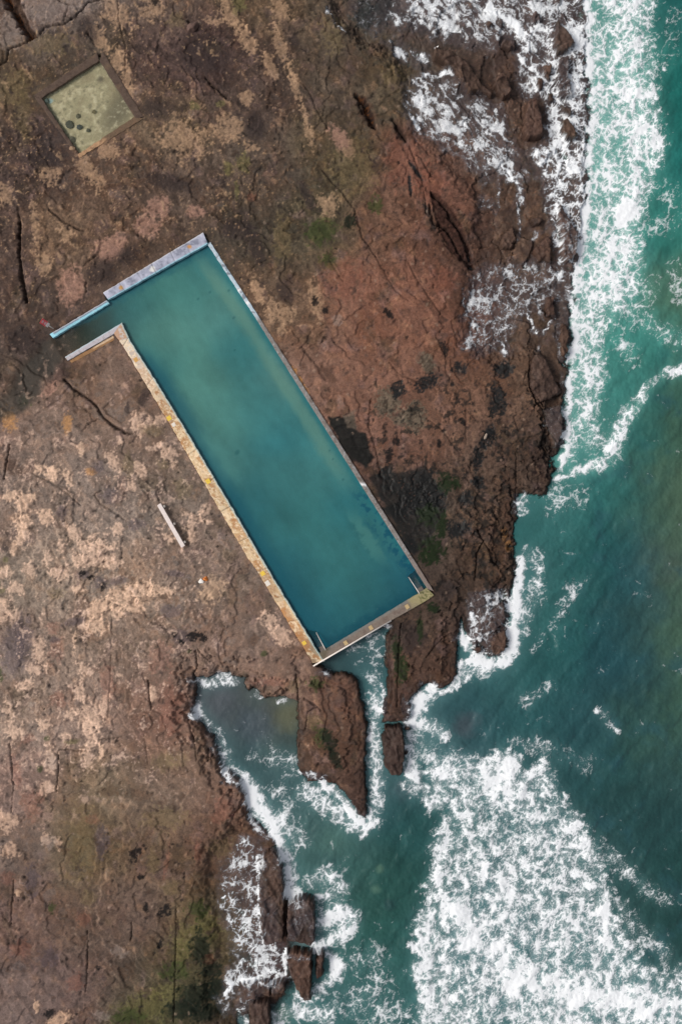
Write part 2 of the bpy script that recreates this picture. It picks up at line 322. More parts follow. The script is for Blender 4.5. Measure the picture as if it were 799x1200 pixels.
# slick of dark weed beside the long wall
def pmask(poly, rag=3.0, feather=1.5):
    P = np.array(poly); x0, y0 = P.min(0) - 12; x1, y1 = P.max(0) + 12
    sl = win(x0, y0, x1, y1)
    d = poly_sdf(RX[sl], RY[sl], poly)
    return sl, sstep(-feather, feather, d + rag * (0.7 * N3[sl] + 0.7 * N2[sl]))
for poly, col, k in [([(384,489),(415,487),(417,503),(430,509),(434,530),(441,536),(428,547),(412,541),(397,518)], (26,31,29), .95),
                     ([(432,560),(470,553),(498,545),(510,565),(520,600),(500,640),(486,650),(470,625),(455,598)], (36,37,37), .8),
                     ([(400,487),(416,480),(418,503),(408,500)], (104,92,80), .7)]:
    sl, m = pmask(poly)
    mixto(sl, m, col, k); WET[sl] = np.maximum(WET[sl], m * .6); A[sl] *= (1 + m * (.35 * N4[sl] + .3 * N3[sl]))[..., None]
# dark runnel in front of the pool's entrance channel
RUN = [(0,480,14),(20,470,16),(40,440,20),(62,410,17),(90,396,11),(130,372,9)]
sl = win(-30, 340, 180, 520)
d, p = seg_dist(RX[sl] + N2[sl] * 5, RY[sl] + M2[sl] * 5, RUN)
m = sstep(1.25, 0.55, d / np.interp(p, range(len(RUN)), [r[2] for r in RUN]))
mixto(sl, m, (62, 58, 50), .78); WET[sl] = np.maximum(WET[sl], m * .7); Z[sl] -= 0.22 * m
# bubbling dark speckles all over (pits, weed tufts)
f1, f2, rid = worley(RX + N3 * 2, RY + N4 * 2, 1 / 9.0, 5)
pit = sstep(0.22, 0.10, f1) * (rid > 0.80) * sstep(-0.1, 0.4, M1 + .4 * N1)
mixto(ALL, pit.astype(F), (34, 30, 28), .75); Z -= 0.05 * pit
f1, f2, rid = worley(RX + N3 * 2, RY + N4 * 2, 1 / 13.0, 8)
dot = sstep(0.16, 0.07, f1) * (rid > 0.85)
mixto(ALL, dot.astype(F), (170, 146, 128), .35)
# mid-scale weathering: ragged pale crusts on the left half, weed film to the right
crust = sstep(0.30, 0.62, N3 * .55 + M2 * .75 + .25 * N4) * sstep(330, 150, RX) * sstep(330, 470, RY) * sstep(1010, 900, RY)
mixto(ALL, crust, (184, 154, 136), .42)
crust2 = sstep(0.36, 0.62, N3 * .6 + ST * .6 + .25 * N4) * sstep(330, 260, RX) * sstep(400, 330, RY)
mixto(ALL, crust2, (160, 132, 104), .6)
blotch2 = sstep(0.30, 0.70, -N3 * .5 + ST * .55 - .3 * N2)  # dark purple-brown blotches of the rock's own colour
mixto(ALL, blotch2, (62, 50, 50), .50)
vein = sstep(.80, .97, ridged(U2 / 3.5 + N2 * 1.5, V2 + N1 * 6 + N2 * 2, 1 / 17, 3, 711)) + sstep(.82, .97, ridged(U / 3 + N2, V + N1 * 5, 1 / 15, 3, 715)) * .8
mixto(ALL, np.clip(vein, 0, 1) * sstep(300, 200, RX) * sstep(440, 560, RY) * sstep(1000, 900, RY) * sstep(-.3, .3, M1 + .5 * N2), (190, 164, 148), .5)
vein = sstep(.84, .98, ridged(U / 4 + N2, V + N1 * 4, 1 / 13, 3, 719))
mixto(ALL, vein * sstep(400, 250, RX) * sstep(420, 330, RY) * sstep(-.3, .3, M2), (160, 130, 100), .5)
crust3 = sstep(0.30, 0.55, N3 * .5 + N4 * .45 + M2 * .5 + .25 * N5) * sstep(290, 200, RX) * sstep(480, 560, RY) * sstep(960, 880, RY)
mixto(ALL, crust3, (196, 166, 146), .5)
damp = sstep(.28, .6, -N3 * .5 - N2 * .5 + M1 * .3 - .2 * N4) * (1 - .6 * SMO)
mixto(ALL, damp, (70, 58, 56), .45)
blackw = sstep(.02, .36, N2 * .5 + N3 * .5 + M1 * .45 + .25 * N4) * sstep(395, 450, RX) * sstep(400, 470, RY) * sstep(760, 690, RY)
mixto(ALL, blackw, (38, 39, 38), .80)
fleck = sstep(.42, .75, N4 * .6 + N5 * .45 + N3 * .35 + .3 * M1) * sstep(420, 300, RX) * sstep(430, 330, RY) * (1 - .6 * SMO)  # golden highlights of the upper-left rock, painted into its colour as tan flecks
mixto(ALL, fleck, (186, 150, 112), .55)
fleck = sstep(.42, .75, N4 * .6 + N5 * .45 + N3 * .3 - .3 * M2) * sstep(430, 480, RX) * sstep(700, 640, RY)
mixto(ALL, fleck, (150, 106, 84), .40)
for (x_, y_, a_, b_) in [(522,566,9,11),(503,603,13,13),(518,617,5,16),(508,642,15,14),(502,652,11,9),(492,737,4,15),(465,760,7,12),(470,785,8,16),(535,568,6,7),(507,712,8,6),(478,700,6,8)]:
    sl, m = ell(x_, y_, a_, b_, 0, 1.2)
    mixto(sl, m, (38, 56, 26), .8)
weed = sstep(0.15, 0.55, N2 * .6 + N3 * .6 + .3 * N4) * sstep(85, 10, SD + 16 * N1) * sstep(420, 470, RX)
mixto(ALL, weed, (44, 37, 33), .72)
mus = sstep(-.1, .4, N3 + N4 * .6) * sstep(22, 12, np.hypot(RX - 640, (RY - 548) * .55))
mixto(ALL, mus, (48, 30, 28), .85)
# wet dark edge by the water
inl = sstep(-22, -8, lg)
edgewet = sstep(9 + 5 * N1, 0, SD) * (1 - inl)
A *= (1 - 0.38 * edgewet)[..., None]
WET = np.maximum(WET, sstep(16 + 10 * N1, 2, SD) * .8 * (1 - inl))
sw0 = sstep(-6, 10, SH)
mixto(ALL, sw0 * sstep(-0.5, .6, M2), (70, 55, 50), .5)
WET = np.maximum(WET, sw0 * .85)

lumA = A @ np.array([.3, .5, .2], F)
bleach = sstep(420, 520, RY + 18 * N1) * sstep(420, 300, RX) * sstep(1010, 900, RY)
sat = (.80 + .11 * (1 - bleach))[..., None]
A = lumA[..., None] + (A - lumA[..., None]) * sat
A *= np.array([1.05, .995, .94], F) * (0.86 + .24 * bleach)[..., None]
# stronger tonal range: dark tones deepened, pale tones lifted
pv = A @ np.array([.3, .5, .2], F); mean = .105 + .04 * bleach
q_ = np.clip(pv / mean, .15, 4)
A *= np.where(q_ > 1, q_ ** .12, q_ ** .32)[..., None]
for poly, col, k, dz in [([(505,224),(516,226),(530,245),(541,262),(549,285),(557,305),(553,314),(541,306),(526,290),(515,270),(509,250)], (52,31,25), .85, .30),
                         ([(418,112),(427,114),(437,132),(441,150),(433,147),(424,132)], (44,28,22), .88, .3), ([(459,138),(467,143),(477,160),(476,167),(466,160)], (46,30,24), .85, .25),
                         ([(8,-5),(24,-4),(30,14),(40,36),(48,48),(40,52),(30,36),(18,20)], (48,30,18), .85, .5)]:
    sl, m = pmask(poly, 2.2, 1.2)
    mixto(sl, m, col, k); Z[sl] -= dz * m * (.7 + .5 * N3[sl]); A[sl] *= (1 + m * (.5 * N4[sl] + .4 * N3[sl]))[..., None]
# joints and cracks -------------------------------------------------------------
CRACKS = [([(76,445),(85,455),(100,465),(113,475),(122,490),(135,500),(148,508),(156,509)],2.6,.35,.9),([(13,522),(9,545),(6,562)],1.6,.3,.7),
 ([(24,244),(26,262),(24,280)],1.6,.2,.7),([(26,262),(25,304),(28,330),(32,354)],3.2,.5,.95),([(418,113),(428,125),(438,148)],6,.5,.9),([(420,122),(424,132)],3,.3,.8),([(460,138),(468,152),(476,164)],4,.4,.85),
 ([(505,225),(520,240),(533,262),(545,280),(552,305)],3.2,.5,.8),([(515,262),(528,275),(540,300),(556,312)],2.2,.4,.9),([(503,240),(508,262),(524,268)],2,.4,.8),
 ([(175,797),(176,812),(178,830)],1.5,.25,.9),([(241,94),(253,105),(266,117)],2.6,.35,.85),([(250,104),(254,111)],1.5,.2,.7),([(560,622),(567,635),(560,647),(558,664),(557,680)],1.4,.35,.95),([(567,635),(578,650)],1.1,.25,.85),
 ([(560,622),(579,615)],1.1,.25,.8),([(449,850),(476,848)],2.0,.7,1),([(452,838),(474,836)],.9,.2,.7),([(347,790),(350,826),(349,856)],1.2,.25,.8),([(347,858),(358,856),(360,836),(372,830)],1.1,.2,.8),([(357,820),(376,833)],2.2,.2,.8),
 ([(470,730),(468,760),(466,800),(466,830)],1,.2,.7),([(500,770),(520,748),(537,740)],1,.2,.7),([(104,1090),(104,1120),(102,1160)],1,.2,.8),([(206,1062),(206,1110),(203,1200)],1,.2,.7),([(155,1080),(154,1103)],1,.2,.7),
 ([(14,870),(18,920),(16,950)],1.1,.2,.7),([(70,880),(70,905),(68,925)],1.1,.2,.8),([(72,877),(104,879)],1,.15,.7),([(118,866),(145,862)],1,.15,.7),([(18,1030),(16,1060),(15,1082)],1,.2,.7),
 ([(97,505),(106,496),(118,491)],1,.15,.7),([(120,575),(112,580),(118,590),(138,602),(150,612)],1,.15,.7),([(40,555),(62,566),(80,578),(95,592)],1,.15,.7),([(230,762),(231,780),(226,790)],1.3,.3,.8),([(232,760),(244,774)],1,.2,.7),
 ([(133,723),(133,740),(131,800),(128,840)],.9,.1,.5),([(60,0),(84,12),(78,30)],1,.2,.6),([(0,82),(12,76),(14,62),(36,54),(50,46),(56,36),(78,34),(92,24),(106,8),(124,3)],1.8,.3,.75),([(106,44),(114,58)],1.6,.2,.8),
 ([(60,248),(74,260),(92,270),(100,272)],2,.25,.75),([(100,312),(110,305),(116,300)],1.6,.2,.7),([(103,330),(102,344)],1.4,.2,.7),([(140,0),(142,30),(150,60),(148,100)],1,.15,.5),([(350,96),(362,108),(370,128),(384,150)],1,.15,.5),
 ([(378,200),(400,225),(415,245),(425,280),(440,300)],1.6,.15,.6),([(440,300),(462,340),(478,352)],1.3,.12,.6),([(353,407),(372,430),(382,446)],3,.1,.7),([(386,305),(402,330)],1,.1,.5),([(434,470),(432,500),(440,525),(447,560)],1.2,.15,.6),
 ([(456,425),(470,440),(500,450)],1.1,.12,.6),([(500,490),(520,505),(540,535)],1,.12,.6),([(475,300),(490,330),(520,372)],1,.12,.5),([(621,452),(628,470),(637,480)],1.6,.4,.9),([(620,432),(622,452)],1.4,.3,.9),([(546,478),(546,520)],.9,.1,.6),([(605,530),(606,580)],.9,.2,.6),
 ([(546,560),(560,580),(590,600)],.9,.12,.6),([(480,170),(495,210),(500,250)],1.2,.15,.6),([(490,180),(506,205)],1.8,.15,.7),([(10,0),(16,14),(24,24),(30,38),(40,48)],6.5,.7,.85),([(222,28),(226,36),(232,36)],3.2,.3,.9),
 ([(198,1180),(199,1150)],1,.05,-.6),([(170,860),(175,900)],.8,.08,.5),([(220,845),(228,870),(231,890)],1.2,.2,.7),([(243,880),(244,892)],2,.2,.8),([(247,878),(248,892)],1.5,.2,.8)]
for pts, w, dep, dk in CRACKS:
    P = np.array(pts); x0, y0 = P.min(0) - 14; x1, y1 = P.max(0) + 14
    sl = win(x0, y0, x1, y1)
    d, p = seg_dist(RX[sl] + N3[sl] * 1.3 + N4[sl] * .6, RY[sl] + N4[sl] * .8 + M2[sl] * 1.2, pts)
    ww = w * .88 * (0.75 + 0.7 * N3[sl] + .3 * N2[sl])
    m = sstep(1.0, 0.25, d / np.maximum(ww + .45, .35))
    Z[sl] -= dep * m
    if dk > 0:
        mixto(sl, m * (.6 + .4 * sstep(-.5, .3, N2[sl] + .5 * N3[sl])), (40, 30, 26), dk * (.85 if w > 1.3 else .62))
        if w > 5:
            mixto(sl, m * sstep(0, .5, N4[sl] + N3[sl]), (112, 66, 30), .7)
# faint joint network
fU, fV = U / 3.2 + N1 * 4, V + N2 * 3
f1, f2, rid = worley(fU, fV, 1 / 21.0, 15)
jn = sstep(0.045, 0.0, f2 - f1) * sstep(0.05, .5, N0 + M1 * .8 + .2)
mixto(ALL, jn, (44, 34, 30), .30); Z -= 0.03 * jn
coast = sstep(95, 55, SD) * sstep(500, 545, RX) * sstep(800, 760, RY)
coast = np.maximum(coast, shelf)
f1, f2, ridc = worley((RX + N2 * 5 + N3 * 2) * 1.35, (RY + M2 * 6 + N3 * 2) * .8, 1 / 27.0, 33)
Z += (.42 * (ridc - .45) * coast * sstep(0, 8, SD)).astype(F); Zc = Z
A *= (1 + .30 * (ridc - .5) * coast)[..., None]
cj = sstep(.07, 0, f2 - f1) * coast * sstep(-.15, .4, N2 + .4 * N3)
mixto(ALL, cj, (32, 24, 22), .6); Z -= .22 * cj
f1, f2, rid2 = worley(RX + N2 * 4, RY + M2 * 4, 1 / 15.0, 25)
blk = sstep(0.07, 0.0, f2 - f1) * np.maximum(sstep(24, 10, np.hypot((RX - 527) * .9, (RY - 272) * .6)), sstep(40, 20, np.hypot(RX - 580, (RY - 300) * .6)) * .6)
mixto(ALL, blk, (30, 20, 16), .8); Z -= 0.2 * blk
A *= (1 + 0.10 * (rid2 - .5) * sstep(-.2, .5, M1))[..., None]
print('rock', time.time() - T0)

# ------------------------------------------------------------------ loose and wave-washed rocks
BL = [  # polygon in photo pixels, top height, label, group
 ([(653,19),(663,32),(675,48),(666,59),(653,63),(649,48),(650,34)],1.25,'sharp triangular brown rock nearest the breaking wave at the top of the shore'),
 ([(655,65),(668,63),(669,90),(674,108),(666,113),(655,113),(652,90)],0.95,'long flat rock lying just below the triangular rock, its upper half veiled by foam'),
 ([(635,74),(648,72),(647,93),(639,88)],0.85,'small wedge of brown rock between white foam channels beside the long flat rock'),
 ([(631,86),(639,90),(637,101),(630,105)],0.75,'smallest pointed rock among the foam channels, left of the wedge of rock'),
 ([(642,104),(651,106),(652,117),(644,118)],0.75,'small foam-ringed rock between two white channels, below the long flat rock'),
 ([(657,119),(666,122),(673,128),(671,135),(662,133)],0.75,'small diamond rock just above the square reddish-brown rock by the surf'),
 ([(657,140),(666,137),(678,155),(675,162),(664,164),(659,155)],1.3,'square reddish-brown rock standing clear of the foam at the surf edge'),
 ([(617,119),(630,117),(634,135),(637,155),(635,160),(619,164),(613,158),(613,135)],1.5,'tall rectangular brown rock block with dry top, largest among the foam channels'),
 ([(581,88),(593,83),(598,98),(599,110),(590,116),(582,108),(579,97)],1.35,'dark upright rock at the lower end of the dark ridge, ringed by foam'),
 ([(585,48),(594,41),(606,45),(604,56),(597,57),(588,53)],1.0,'rounded red-brown rock half covered by swirling foam above the dark ridge'),
 ([(567,23),(574,20),(581,26),(574,29),(568,28)],0.85,'tiny red-brown rock poking through the foam sheet near the top edge'),
 ([(624,11),(630,9),(637,20),(626,24)],0.8,'dark rock under thin foam, close to the top of the picture'),
 ([(508,56),(520,57),(531,58),(545,68),(558,81),(565,95),(578,104),(578,111),(560,105),(551,107),(540,95),(531,82),(520,74),(508,66)],1.2,'long dark curved ridge of rock with black weed, where a white bird stands'),
 ([(621,254),(636,251),(638,261),(624,265)],1.15,'pale reddish rock chunk on the brown rib beside the foam gully'),
 ([(655,232),(666,249),(680,271),(678,298),(666,307),(658,296),(658,271),(653,254)],1.1,'large dark triangular rock with streaks of foam, wedged against the surf line'),
 ([(628,288),(641,273),(647,279),(647,307),(632,305),(625,292)],1.0,'dark four-sided rock left of the large triangular rock, foam on all sides'),
 ([(588,272),(602,262),(606,280),(600,292),(587,290)],1.05,'red-brown rock slab at the head of the foamy tide pool'),
 ([(624,414),(634,413),(643,426),(660,460),(658,462),(634,474),(628,466),(620,453),(621,432)],1.35,'big smooth wedge-shaped brown slab outlined by a black crack'),
 ([(658,377),(668,379),(668,409),(664,424),(658,415),(656,394)],0.95,'ochre-tinted rock step against the white surf line'),
 ([(639,347),(651,345),(653,370),(641,371)],0.9,'brown rock block below the white cascade, above the ochre-tinted step'),
 ([(634,481),(660,471),(662,500),(655,526),(648,523),(640,500)],0.7,'purple-grey shelf rock washed by a lace of foam below the wedge-shaped slab'),
 ([(552,697),(567,694),(572,707),(565,715),(552,712)],0.75,'flat brown rock framed by white water on the washed corner of the cape'),
 ([(574,752),(585,741),(595,733),(596,758),(589,767),(577,768)],0.8,'brown triangular rock at the outer corner of the cape, hugged by thick white surf'),
 ([(554,760),(567,757),(566,765),(560,769)],0.6,'small low rock in the white water beside the triangular corner rock'),
 ([(567,724),(580,712),(592,703),(595,727),(582,743),(566,743)],0.55,'purple-brown shelf with thin foam streaks on the corner of the cape'),
 ([(451,852),(471,851),(475,866),(474,905),(468,912),(458,912),(450,898),(447,866)],1.25,'long dark rock cut off by a straight black crack on the middle spit'),
 ([(474,850),(481,851),(481,858),(475,859)],0.9,'small rock knob clinging to the seaward side of the middle spit'),
 ([(474,882),(479,881),(479,887),(475,888)],0.6,'tiny dark rock knob in the foam beside the cut-off rock'),
 ([(309,1003),(321,996),(328,1005),(333,1030),(334,1047),(333,1104),(307,1111),(304,1073),(303,1035)],1.2,'long narrow spine of brown rock between the foam sheet and the white surf'),
 ([(337,1056),(354,1053),(368,1056),(370,1104),(364,1112),(347,1106),(335,1104),(335,1073)],1.1,'rounded brown rock with a dark weedy hollow, at the foot of the long spine'),
 ([(333,1117),(350,1115),(366,1116),(365,1171),(356,1176),(345,1161),(337,1137)],1.2,'arrow-shaped brown rock pointing down into the sea'),
 ([(370,1116),(380,1117),(379,1149),(369,1148)],0.95,'narrow upright brown rock close beside the arrow-shaped rock'),
 ([(318,1153),(336,1152),(334,1168),(318,1170)],0.9,'square brown rock left of the arrow-shaped rock, below thick white foam'),
 ([(291,1178),(316,1174),(318,1215),(289,1215)],1.0,'dark brown rock at the bottom edge of the picture'),
 ([(278,1155),(316,1151),(317,1173),(286,1178)],0.55,'low rock ledge under curling foam, above the rock at the bottom edge'),
 ([(349,906),(377,907),(379,916),(360,920)],0.45,'low brown shelf under a thin foam line at the tip of the broad outcrop'),
]
Zc = Z.copy()
block_jobs = []
BT = np.zeros_like(RX)
bn = fbm(RX, RY, 1 / 11, 3, 201)
for poly, zt, lab in BL:
    P = np.array(poly, dtype=float); ctr = P.mean(0)
    x0, y0 = P.min(0) - 7; x1, y1 = P.max(0) + 7
    sl = win(x0, y0, x1, y1)
    d = poly_sdf(RX[sl] + N3[sl] * 2.0 + N4[sl] * .7, RY[sl] + M2[sl] * 2.2 + N3[sl] * 1.2 + N4[sl] * .8, poly)
    d = d - .5 + 1.1 * np.minimum(bn[sl], .2)
    tx = (RX[sl] - ctr[0]) * random.uniform(-.008, .008) + (RY[sl] - ctr[1]) * random.uniform(-.006, .006)
    top = zt + 0.12 + tx + 0.20 * bn[sl] + 0.07 * N3[sl] + .03 * N4[sl]
    facet = worley(RX[sl], RY[sl], 1 / 16.0, 300 + len(block_jobs))
    top = top + 0.34 * (facet[2] - .5) * sstep(0, .12, facet[1] - facet[0]) + .06 * FS[sl]
    zb = -0.9 + (top + 0.9) * sstep(-0.9, 1.5, d)
    m = sstep(-2.5, 1, d)
    jc = np.array([[80,61,52],[72,56,50],[92,68,56],[76,55,47]][len(block_jobs) % 4])
    mixto(sl, m, jc, .62)
    A[sl] *= (1 + m * (0.18 * N3[sl] + .14 * N4[sl]))[..., None]
    crk = sstep(.05, 0, facet[1] - facet[0]) * m * sstep(-.2, .3, N2[sl])
    mixto(sl, crk, (34, 26, 24), .7)
    A[sl] *= (1 + m * (.5 * (facet[2] - .5) + .12 * FS[sl] + .12 * N5[sl]))[..., None]
    rim = sstep(1.8, 0, d) * m
    A[sl] *= (1 - .3 * rim)[..., None]
    veil_k = .45 if any(q in lab for q in ('washed', 'veil', 'thin foam', 'half covered', 'streaks', 'curling', 'hollow', 'spine', 'arrow')) else .93
    BT[sl] = np.maximum(BT[sl], veil_k * sstep(-.5, 2.0, d + N3[sl]))
    block_jobs.append((sl, zb, d > -1.6, lab, ctr))
    Zc[sl] = np.maximum(Zc[sl], np.where(d > -1.6, zb, -9))

# ------------------------------------------------------------------ pools cut into the rock
ZW = 1.16                                      # sea-pool water level
POOL_OUT = [(59,392),(125,352.5),(121.5,343.5),(238,272.5),(246,284),(302,371),(330,414),(427,566),(507,693),(506,699),(458,727),(369,779),(366,776),(300,667),(195,490),(172.5,453),(144.5,405),(133.8,391),(79,422.5),(76,419),(62,398)]
sl = win(30, 250, 540, 800)
dP = poly_sdf(RX[sl], RY[sl], POOL_OUT)
near = sstep(-22, -2, dP)
Z[sl] = Z[sl] * (1 - near) + near * np.minimum(np.where(Z[sl] > .7, np.maximum(Z[sl], 1.26), Z[sl]), 1.36 + 0.04 * N2[sl])
chan = sstep(128, 90, RX[sl] - (RY[sl] - 400) * .55)     # 1 at the mouth of the entrance channel
hole = np.where(chan > .5, sstep(-3, 6, dP), sstep(0.6, 2.0, dP))
floorz = -0.7 * (1 - chan) + chan * (1.02 + 0.05 * N2[sl])
Z[sl] = Z[sl] * (1 - hole) + hole * floorz
WPOUT = [(118,61.5),(168,137.5),(95,184),(41,113)]
FW = (H - 1.93) / (H - ZR)
sl = win(10, 30, 205, 215)
dW = poly_sdf((RX[sl] - CX) / FW + CX, (RY[sl] - CY) / FW + CY, WPOUT)
near = sstep(-22, -3, dW)
Z[sl] = Z[sl] * (1 - near) + near * (1.93 + .05 * N2[sl])
hole = sstep(1.0, 2.5, dW)
Z[sl] = Z[sl] * (1 - hole) + hole * 1.2
Zc = np.maximum(Zc, np.where(Z > Zc, Z, -9))
Zc = np.where((poly_sdf(RX, RY, POOL_OUT[:]) > 1), Z, Zc)

# ------------------------------------------------------------------ mesh writers
def fast_mesh(name, co, quads, attrs=None, smooth=True):
    me = bpy.data.meshes.new(name)
    n, m = len(co), len(quads)
    me.vertices.add(n); me.vertices.foreach_set('co', np.ascontiguousarray(co, dtype=F).ravel())
    me.loops.add(4 * m); me.loops.foreach_set('vertex_index', np.ascontiguousarray(quads, dtype=np.int32).ravel())
    me.polygons.add(m); me.polygons.foreach_set('loop_start', np.arange(0, 4 * m, 4, dtype=np.int32))
    me.polygons.foreach_set('use_smooth', np.full(m, smooth, bool))
    for k, v in (attrs or {}).items():
        if v.ndim == 2:
            a = me.attributes.new(k, 'FLOAT_COLOR', 'POINT')
            a.data.foreach_set('color', np.concatenate([v, np.ones((n, 1), F)], 1).astype(F).ravel())
        else:
            a = me.attributes.new(k, 'FLOAT', 'POINT')
            a.data.foreach_set('value', v.astype(F).ravel())
    me.update(calc_edges=True)
    me.validate()
    return me

def grid_mesh(name, X, Y, Zz, vmask, attrs, smooth=True):
    ny, nx = X.shape
    fm = vmask[:-1, :-1] | vmask[1:, :-1] | vmask[:-1, 1:] | vmask[1:, 1:]
    idx = np.arange(ny * nx, dtype=np.int32).reshape(ny, nx)
    q = np.stack([idx[1:, :-1][fm], idx[1:, 1:][fm], idx[:-1, 1:][fm], idx[:-1, :-1][fm]], 1)
    used = np.zeros(ny * nx, bool); used[q.ravel()] = True
    remap = np.cumsum(used, dtype=np.int32) - 1
    co = np.stack([X.ravel(), Y.ravel(), Zz.ravel()], 1)[used]
    at_ = {k: (v.reshape(-1, v.shape[-1]) if v.ndim == 3 else v.ravel())[used] for k, v in attrs.items()}
    return fast_mesh(name, co, remap[q], at_, smooth)

def link(name, me, mat, parent=None, **props):
    o = bpy.data.objects.new(name, me)
    COL.objects.link(o)
    if mat is not None: me.materials.append(mat)
    if parent is not None: o.parent = parent; o.matrix_parent_inverse = parent.matrix_world.inverted()
    for k, v in props.items(): o[k] = v
    return o

def empty(name, loc, **props):
    o = bpy.data.objects.new(name, None); COL.objects.link(o)
    o.location = loc; o.empty_display_size = .3
    for k, v in props.items(): o[k] = v
    bpy.context.view_layer.update()
    return o

# ------------------------------------------------------------------ materials
def nodes(name):
    m = bpy.data.materials.new(name); m.use_nodes = True
    nt = m.node_tree
    b = nt.nodes['Principled BSDF']
    return m, nt, b
def N(nt, typ, **kw):
    n = nt.nodes.new(typ)
    for k, v in kw.items():
        if k.startswith('i_'):
            n.inputs[k[2:].replace('_', ' ')].default_value = v
        else:
            setattr(n, k, v)
    return n
def noise(nt, scale, detail=4, rough=.6, vec=None):
    n = N(nt, 'ShaderNodeTexNoise'); n.inputs['Scale'].default_value = scale; n.inputs['Detail'].default_value = detail; n.inputs['Roughness'].default_value = rough
    if vec is not None: nt.links.new(vec, n.inputs['Vector'])
    return n
def ramp(nt, src, lo, hi, a=0.0, b=1.0):
    n = N(nt, 'ShaderNodeMapRange'); n.inputs['From Min'].default_value = lo; n.inputs['From Max'].default_value = hi
    n.inputs['To Min'].default_value = a; n.inputs['To Max'].default_value = b
    nt.links.new(src, n.inputs['Value']); return n.outputs['Result']
def attr(nt, name):
    n = N(nt, 'ShaderNodeAttribute'); n.attribute_name = name; return n
def mathn(nt, op, a, b):
    n = N(nt, 'ShaderNodeMath'); n.operation = op
    for k, v in enumerate((a, b)):
        if hasattr(v, 'links') or hasattr(v, 'is_linked'): nt.links.new(v, n.inputs[k])
        else: n.inputs[k].default_value = v
    return n.outputs[0]
def scaled(nt, col, fac):
    n = N(nt, 'ShaderNodeVectorMath'); n.operation = 'SCALE'
    nt.links.new(col, n.inputs[0]); nt.links.new(fac, n.inputs['Scale']); return n.outputs[0]

def rock_material():
    m, nt, b = nodes('sandstone')
    tc = N(nt, 'ShaderNodeNewGeometry')
    pos = tc.outputs['Position']
    a = attr(nt, 'tint'); w = attr(nt, 'wet')
    n1 = noise(nt, 6.0, 6, .7, pos); n2 = noise(nt, 1.4, 5, .65, pos)
    f = mathn(nt, 'MULTIPLY', ramp(nt, n1.outputs['Fac'], .25, .75, .68, 1.32), ramp(nt, n2.outputs['Fac'], .25, .75, .84, 1.16))
    nt.links.new(scaled(nt, a.outputs['Color'], f), b.inputs['Base Color'])
    nt.links.new(ramp(nt, w.outputs['Fac'], 0, 1, .9, .55), b.inputs['Roughness'])
    b.inputs['Specular IOR Level'].default_value = .22
    bp = N(nt, 'ShaderNodeBump'); bp.inputs['Strength'].default_value = .4; bp.inputs['Distance'].default_value = .05
    h = mathn(nt, 'ADD', n1.outputs['Fac'], n2.outputs['Fac'])
    nt.links.new(h, bp.inputs['Height']); nt.links.new(bp.outputs['Normal'], b.inputs['Normal'])
    return m
MROCK = rock_material()

def tint_material(name, rough=.8, amp=.25, scale=5.0, bump=.4, dist=.03, spec=.35):
    m, nt, b = nodes(name)
    g = N(nt, 'ShaderNodeNewGeometry'); a = attr(nt, 'tint')
    n1 = noise(nt, scale, 6, .7, g.outputs['Position'])
    nt.links.new(scaled(nt, a.outputs['Color'], ramp(nt, n1.outputs['Fac'], .25, .75, 1 - amp, 1 + amp)), b.inputs['Base Color'])
    b.inputs['Roughness'].default_value = rough; b.inputs['Specular IOR Level'].default_value = spec
    bp = N(nt, 'ShaderNodeBump'); bp.inputs['Strength'].default_value = bump; bp.inputs['Distance'].default_value = dist
    nt.links.new(n1.outputs['Fac'], bp.inputs['Height']); nt.links.new(bp.outputs['Normal'], b.inputs['Normal'])
    return m
MCONC = tint_material('weathered_concrete', .85, .16, 7.0)
MSTONE = tint_material('wading_wall_stone', .9, .3, 5.0, .6, .05)

def plain(name, rgb, rough=.6, amp=.12, scale=12.0, metal=0.0):
    m, nt, b = nodes(name)
    g = N(nt, 'ShaderNodeTexCoord')
    n1 = noise(nt, scale, 5, .65, g.outputs['Object'])
    c = N(nt, 'ShaderNodeRGB'); c.outputs[0].default_value = (*lin(rgb), 1)
    nt.links.new(scaled(nt, c.outputs[0], ramp(nt, n1.outputs['Fac'], .25, .75, 1 - amp, 1 + amp)), b.inputs['Base Color'])
    b.inputs['Roughness'].default_value = rough; b.inputs['Metallic'].default_value = metal
    return m

